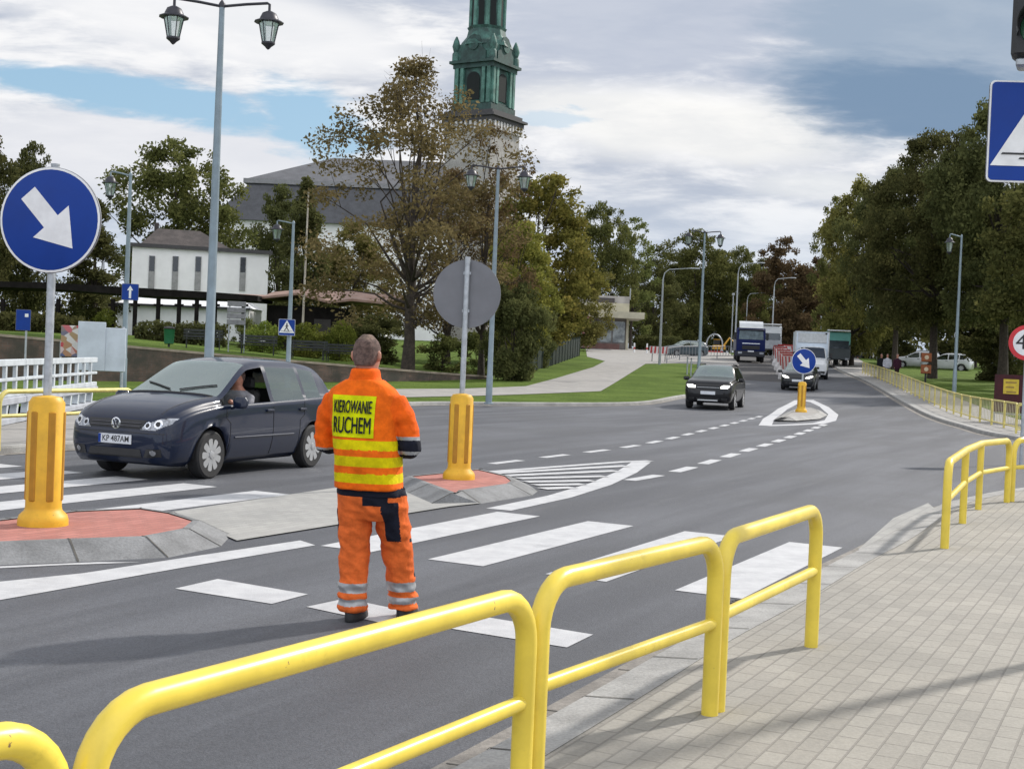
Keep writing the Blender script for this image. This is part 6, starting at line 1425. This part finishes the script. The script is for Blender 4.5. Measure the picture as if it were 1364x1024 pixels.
def hut():
    Y = 78.0; z0 = pz(-14, Y) - .2; X = lambda px: D(px, 420, Y).x; Z = lambda px, py: D(px, py, Y).z - z0; t = thing('timber_hut', 'dark timber hut with a sagging rusty red roof', 'hut', (0, Y, z0)); RUST = M('rusty sheet roof', (.20, .12, .09), .7, .3, 1.5, col2=(.33, .22, .18), fine=12); TIM = M('dark timber', (.014, .012, .011), .9, .3, 2, fine=14, spec=.15)
    m = MB(); m.box(((X(356) + X(460)) / 2, 2, Z(400, 408) / 2), (X(460) - X(356), 4, Z(400, 408))); m.build('wall', TIM, t, smooth=False); m = MB(); m.box((X(430), -.04, 1.0), (.95, .08, 2.0)); m.build('door', M('hut door', (.03, .026, .024), .7, .2, 3), t, smooth=False)
    zr = lambda px, py: Z(px, py); m = MB(); L = [(352, 396, 392), (398, 391, 388), (440, 402, 391), (470, 399, 391), (532, 405, 397)]
    V = []; 
    for px, pf, pk in L: V += [(X(px), -.9, zr(px, pf)), (X(px), 2.4, zr(px, pk) + .25), (X(px), 4.6, zr(px, pf)), (X(px), -.9, zr(px, pf) - .12), (X(px), 4.6, zr(px, pf) - .12)]
    for i in range(len(L) - 1): o = i * 5; m.add(V[o:o + 10], [(0, 5, 6, 1), (1, 6, 7, 2), (3, 8, 5, 0), (2, 7, 9, 4), (4, 9, 8, 3)])
    m.build('roof', RUST, t, smooth=False)
    # pergola with dark roof, to the left
    t = thing('pergola', 'long dark open pergola with posts and a low roof in front of the white building', 'pergola', (0, Y - 1, z0)); m = MB(); xa, xb = X(-40), X(352)
    za, zb_ = Z(100, 384), Z(100, 395)
    V = []
    for px, pt, pb in ((-40, 376, 383), (80, 379, 387), (200, 386, 396), (300, 392, 400), (352, 396, 403)): V += [(X(px), -1.2, Z(px, pb)), (X(px), -1.2, Z(px, pt)), (X(px), 3.5, Z(px, pt) + .06), (X(px), 3.5, Z(px, pb))]
    for i in range(4): o = i * 4; m.add(V[o:o + 8], [(0, 4, 5, 1), (1, 5, 6, 2), (2, 6, 7, 3), (3, 7, 4, 0)])
    m.add(V[:4], [(0, 1, 2, 3)]); m.add(V[-4:], [(3, 2, 1, 0)]); m.build('roof', TIM, t, smooth=False)
    for px in (20, 92, 163, 192, 222, 249, 272, 296, 333): m = MB(); h = Z(px, 400); m.box((X(px), -.9, h / 2), (.20, .20, h)); m.box((X(px), -.9, h - .35), (.5, .14, .14)); m.build('post', TIM, t, smooth=False)
    m = MB(); V2 = [(X(300), -.6, Z(300, 396)), (X(352), -.6, Z(352, 399)), (X(352), 3, Z(352, 391)), (X(300), 3, Z(300, 389))]; m.add(V2 + [(x, y, z - .08) for x, y, z in V2], [(0, 1, 2, 3), (7, 6, 5, 4), (0, 4, 5, 1), (1, 5, 6, 2), (2, 6, 7, 3), (3, 7, 4, 0)]); m.build('rusty_roof_end', RUST, t, smooth=False)
    # white marquee behind
    Y2 = 88.0; X2 = lambda px: D(px, 420, Y2).x; zg = pz(-16, Y2); Z2 = lambda px, py: D(px, py, Y2).z - zg; t = thing('marquee', 'low white marquee tent seen through the pergola posts', 'tent', (0, Y2, zg)); TENT = M('tent canvas', (.78, .79, .80), .7, .06, 1.2)
    m = MB(); m.box(((X2(155) + X2(330)) / 2, 2.5, Z2(240, 407) / 2), (X2(330) - X2(155), 4.6, Z2(240, 407))); m.build('side_wall', TENT, t, smooth=False); h = Z2(240, 407)
    m = MB(); x0, x1 = X2(152), X2(333); m.add([(x0, -.2, h), (x1, -.2, h), (x1, 5, h), (x0, 5, h), (x0 + 1.2, 2.4, h + .8), (x1 - 1.2, 2.4, h + .8)], [(0, 1, 5, 4), (1, 2, 5), (2, 3, 4, 5), (3, 0, 4)]); m.build('roof', TENT, t, smooth=False); m = MB(); m.box(((x0 + x1) / 2, -.16, h - .05), (x1 - x0, .08, .14)); m.build('frame_rail', BLACK, t)
    # rear white house piece right of the dark trees
    Y3 = 104.0; p = D(470, 400, Y3); t = thing('white_outbuilding', 'small white outbuilding glimpsed between the hut roof and the autumn tree', 'building', (p.x, Y3, 2.2)); m = MB(); hh = D(470, 368, Y3).z - 2.2; m.box((0, 2, hh / 2), (5.2, 4, hh)); m.build('wall', WHITEW, t, smooth=False); m = MB(); m.box((0, 2, hh + .15), (5.6, 4.5, .3)); m.build('roof', TRIMD, t, smooth=False); m = MB(); m.box((.9, -.04, hh * .6), (.7, .08, 1.1)); m.build('window', DWIN, t, smooth=False)
hut()
# thin leaning mast by the hut
a = D(404, 412, 74); b_ = D(411, 255, 74); t = thing('flag_mast', 'thin pale mast with rusty foot standing before the dark pointed tree', 'mast', (a.x, 74, pz(a.x, 74))); m = MB(); m.tube([(0, 0, 0), (b_.x - a.x, 0, b_.z - pz(a.x, 74))], [.07, .04], 8); m.build('mast', M('pale mast', (.42, .38, .32), .6, .25, 1.2), t); m = MB(); m.lathe([(.2, 0), (.2, .25), (.1, .3)], n=10); m.build('foot', M('rusty foot', (.25, .10, .05), .8, .2, 6), t)
# signboard on two posts, green bin, benches
q = D(315, 417, 60); t = thing('sign_board', 'grey slatted board on thin posts seen from behind in the park', 'board', (q.x, 60, pz(q.x, 60)), .2); zc = q.z - pz(q.x, 60)
m = MB(); [m.box((0, 0, zc + k * .27), (.82, .04, .22), bev=.01) for k in (-1.5, -.5, .5, 1.5)]; m.build('slats', M('board back', (.20, .20, .21), .6, .15, 5), t); m = MB(); [m.tube([(x, .04, 0), (x, .04, zc + .5)], .03, 6) for x in (-.3, .38)]; m.build('posts', GALV, t)
q = D(225, 458, 57); t = thing('litter_bin', 'small green litter bin on the park lawn near the wall', 'bin', (q.x, 57, pz(q.x, 57))); m = MB(); m.lathe([(.16, .12), (.20, .15), (.23, .72), (.25, .75)], n=16); m.build('bin', M('bin green', (.01, .12, .045), .5, .1, 5), t); m = MB(); m.lathe([(.25, .78), (.22, .84), (.02, .87)], n=16); m.build('lid', BLACK, t); m = MB(); m.lathe([(.05, 0), (.05, .14)], n=8); m.build('foot', BLACK, t)
BD = M('bench dark', (.018, .022, .02), .6, .2, 5); bproto = None
for i, (px, py, Y, lab) in enumerate(((270, 466, 59, 'dark park bench left, just right of the green bin'), (343, 468, 60, 'dark park bench left of the small crossing sign'), (410, 470, 61, 'dark park bench right of the small crossing sign'), (456, 472, 62, 'dark park bench beside the worker\'s head'))):
    q = D(px, py, Y)
    if bproto is None:
        t = bproto = thing('park_bench', '', 'bench', (0, 0, 0), 0, 'dark benches in the church park')
        m = MB(); [m.box((0, y, .44), (1.7, .09, .035), bev=.01) for y in (-.16, -.05, .06, .17)]; m.build('seat', BD, t); m = MB(); [m.box((0, .24 + k * .02, .56 + k * .13), (1.7, .03, .10), bev=.01) for k in range(3)]; m.build('backrest', BD, t)
        for x in (-.7, .7): m = MB(); m.tube([(x, -.18, 0), (x, -.17, .43), (x, .20, .43), (x, .30, .88)], .025, 6); m.tube([(x, .22, 0), (x, .20, .43)], .025, 6); m.build('leg', BD, t)
    else: t = copy_tree(bproto)
    t.location = (q.x, Y, pz(q.x, Y)); t.rotation_euler = (0, 0, math.radians((12, 8, 0, -5)[i])); t['label'] = lab
# dark green fence in front of the yellow trees
t = thing('park_fence', 'dark green slatted fence below the yellow green tree', 'fence', (0, 0, 0)); m = MB(); pm_ = MB(); fpl = [G(700, 497, .1), G(735, 487, .1), G(772, 474, .1)]; FG = M('fence green', (.012, .025, .018), .6, .15, 4)
for a, b_ in zip(fpl[:-1], fpl[1:]):
    d = b_ - a; L = Vector((d.x, d.y)).length; rz = math.atan2(d.y, d.x); n = int(L / .16)
    for k in range(n): q = a.lerp(b_, (k + .5) / n); m.box((q.x, q.y, q.z + .75), (.10, .03, 1.4), rz)
    for k in range(int(L / 2.5) + 1): q = a.lerp(b_, k * 2.5 / L); pm_ = MB(); pm_.box((q.x, q.y, q.z + .8), (.12, .12, 1.6), rz); pm_.build('post', FG, t, smooth=False)
m.build('slats', FG, t, smooth=False)

# ------------------------------------------------------------------ road works, plaza railings, people
RW = M('barrier white', (.62, .60, .60), .5, .1, 3); RR = M('barrier red', (.42, .035, .03), .5, .15, 4)
wproto = None; BG = 'red and white road work barriers'
for i, (px, py, lab) in enumerate(((1051, 506, 'nearest red and white barrier beside the small dark car'), (1047, 500, 'second red and white barrier from the near end of the row'), (1043, 494, 'third red and white barrier from the near end of the row'), (1039, 488, 'fourth red and white barrier, level with the lorry front'), (1036, 483, 'red and white barrier at the far end of the row, by the lorry'), (1050, 481, 'red and white barrier set across behind the row'), (1060, 482, 'red and white barrier nearest the white van'))):
    q = G(px, py)
    if wproto is None:
        t = wproto = thing('road_barrier', '', 'barrier', (0, 0, 0), 0, BG); m = MB(); m.prism([(-.25, 0), (.25, 0), (.22, .2), (.10, .45), (.08, 1.0), (-.08, 1.0), (-.10, .45), (-.22, .2)], -1.0, 1.0, to=lambda x, z, h: (h, x, z)); m.build('base', RW, t, smooth=False)
        m = MB(); [m.prism([(x - .10, .44), (x + .04, .44), (x + .24, .98), (x + .10, .98)], -.115, .115, to=lambda a, z, h: (a, h, z)) for x in (-.8, -.3, .2, .68)]; m.build('stripes', RR, t, smooth=False); m = MB(); m.box((0, 0, 1.04), (1.9, .12, .08)); m.build('top_rail', RR, t)
    else: t = copy_tree(wproto)
    t.location = q; t.rotation_euler = (0, 0, math.radians(100 if i < 5 else 160)); t.scale = (1.1, 1.2, 1.45); t['label'] = lab
q = G(877, 482, .1); t = thing('stripe_barrier', 'short red and white striped board on legs at the verge end', 'barrier', q, math.radians(-4)); m = MB(); m.box((0, 0, .92), (1.45, .05, .55)); b_ = m.build('board', RW, t); m = MB(); [m.prism([(x - .07, .66), (x + .07, .66), (x + .10, 1.18), (x - .04, 1.18)], -.035, .035, to=lambda a, z, h: (a, h, z)) for x in (-.6, -.3, 0, .3, .6)]; m.build('stripes', RR, b_, smooth=False); m = MB(); [m.tube([(x, 0, 0), (x, 0, .9)], .03, 6) for x in (-.5, .5)]; m.build('legs', BLACK, t)
gp = [(888, 484, .1), (905, 480, .1), (930, 479, .1), (955, 478.5, .1), (978, 478, .1)]; GG = 'grey tube railings around the plaza'; gl = ('grey tube railing left end, above the striped board', 'grey tube railing left of the third double lamp', 'grey tube railing right of the third double lamp', 'grey tube railing ending behind the blue lorry')
for i, (a, b_) in enumerate(zip(gp[:-1], gp[1:])):
    a, b_ = G(*a), G(*b_); t = thing('plaza_railing', gl[i], 'railing', a, 0, GG); d = b_ - a; n = 6; GP_ = M('railing grey', (.22, .23, .25), .5, .1, 5)
    m = MB(); m.tube([(0, 0, 0), (0, 0, 1.15), (d.x, d.y, d.z + 1.15), (d.x, d.y, d.z)], .04, 6); m.tube([(0, 0, .3), (d.x, d.y, d.z + .3)], .03, 6); m.build('frame', GP_, t); m = MB(); [m.tube([(d.x * k / n, d.y * k / n, d.z * k / n + .3), (d.x * k / n, d.y * k / n, d.z * k / n + 1.15)], .025, 5) for k in range(1, n)]; m.build('bars', GP_, t)
for i, (px, py) in enumerate(((915, 499), (920, 501))):
    q = G(px, py, .1); t = thing('kerb_post', ('thin grey post left of the third double lamp', 'thin grey post close to the third double lamp')[i], 'post', q, 0, 'thin grey posts at the corner'); m = MB(); m.tube([(0, 0, 0), (0, 0, 1.0)], .045, 8); m.build('post', GALV, t); m = MB(); m.lathe([(.055, 1.0), (.04, 1.05), (.01, 1.07)], n=8); m.build('cap', BLACK, t)
for i, (px, py) in enumerate(((845, 461), (862, 460))):
    q = D(px, py, 132); t = thing('plaza_bollard', ('white and red bollard right of the kiosk', 'white bollard between kiosk and curved lamp')[i], 'bollard', (q.x, 132, gz(132)), 0, 'white bollards by the kiosk'); m = MB(); m.lathe([(.16, 0), (.14, .1), (.08, .2), (.08, 1.0), (.02, 1.05)], n=10); m.build('bollard', SIGNW, t); m = MB(); m.lathe([(.09, .45), (.09, .65)], n=10); m.build('red_band', RR, t)
q = D(952, 452, 150); t = thing('playground_arch', 'round pale arch in front of the yellow excavator', 'arch', (q.x, 150, gz(150))); m = MB(); m.tube([(.9 * math.cos(a), 0, .9 + 1.2 * math.sin(a)) for a in np.linspace(-.6, PI + .6, 15)], .08, 6); m.build('arch', GALV, t); m = MB(); m.box((0, 0, .1), (2, .5, .3)); m.build('base', RR, t)
figure(791, 462, 136, 'person in black standing before the kiosk window', (.01, .01, .012), (.01, .01, .012), .3, stride=.03)
figure(1133, 477, 125, 'person in dark clothes walking left of the tree trunk beyond the van', (.012, .014, .018), (.012, .014, .02), 3.0)
figure(1142, 477, 124, 'second dark clothed walker, nearest the tree trunk beyond the van', (.02, .015, .02), (.015, .015, .018), 3.3)
figure(1173, 505, 88, 'walker in black left of the group at the yellow railing end', (.012, .013, .016), (.012, .013, .018), 2.6, h=1.65)
figure(1181, 505, 87, 'walker in a white top, middle of the group at the yellow railing end', (.55, .56, .62), (.10, .10, .12), 2.8, h=1.62)
figure(1194, 507, 85, 'walker in dark plum jacket, right of the group at the yellow railing end', (.05, .015, .03), (.03, .012, .02), 3.4, h=1.68)
# banner and small orange sign on the lawn
q = D(1345, 520, 42); zb_ = .2
t = thing('banner', 'dark red fabric banner with a yellow panel on a frame at the right edge', 'banner', (D(1346, 520, 45).x + .55, 45, gz(45) + .12), math.radians(-58)); MAR = M('maroon fabric', (.060, .006, .012), .7, .15, 2, bump=.3, fine=6)
za, zt_ = .35, 1.62; m = MB(); m.box((.3, 0, (za + zt_) / 2), (3.2, .03, zt_ - za)); b_ = m.build('cloth', MAR, t); m = MB(); m.box((-.62, -.022, 1.22), (.62, .01, .50), bev=.004); yp = m.build('yellow_panel', M('banner yellow', (.62, .47, .05), .6, .12, 4), b_); m = MB(); [m.box((-.62 + dx, -.029, 1.36 - k * .16), (w_, .004, .05)) for k, (w_, dx) in enumerate(((.44, 0), (.34, -.04), (.40, .02)))]; m.build('print_lines', M('banner print', (.30, .20, .05), .6, .1, 8), yp); m = MB(); [m.tube([(x, .03, 0), (x, .03, zt_)], .03, 6) for x in (-1.28, 1.88)]; m.tube([(-1.28, .03, .3), (1.88, .03, .3)], .03, 6); m.build('frame', GALV, t)
q = D(1233, 500, 80); t = thing('orange_marker', 'small orange and cream two part marker sign on the lawn under the trees', 'sign', (q.x, 80, gz(80) + .1)); OR_ = M('marker orange', (.28, .085, .03), .6, .15, 5)
m = MB(); [m.box((0, 0, z), (.62, .10, .55), bev=.12) for z in (.95, 1.65)]; p_ = m.build('panel', OR_, t); m = MB(); [m.lathe([(.13, -.055), (.12, -.065)], (0, 0, z), 14, axis='Y') for z in (.95, 1.65)]; m.build('cream_disc', M('cream disc', (.6, .5, .36), .6, .1, 6), p_); m = MB(); m.tube([(0, .02, 0), (0, .02, .8)], .06, 7); m.build('post', BLACK, t)
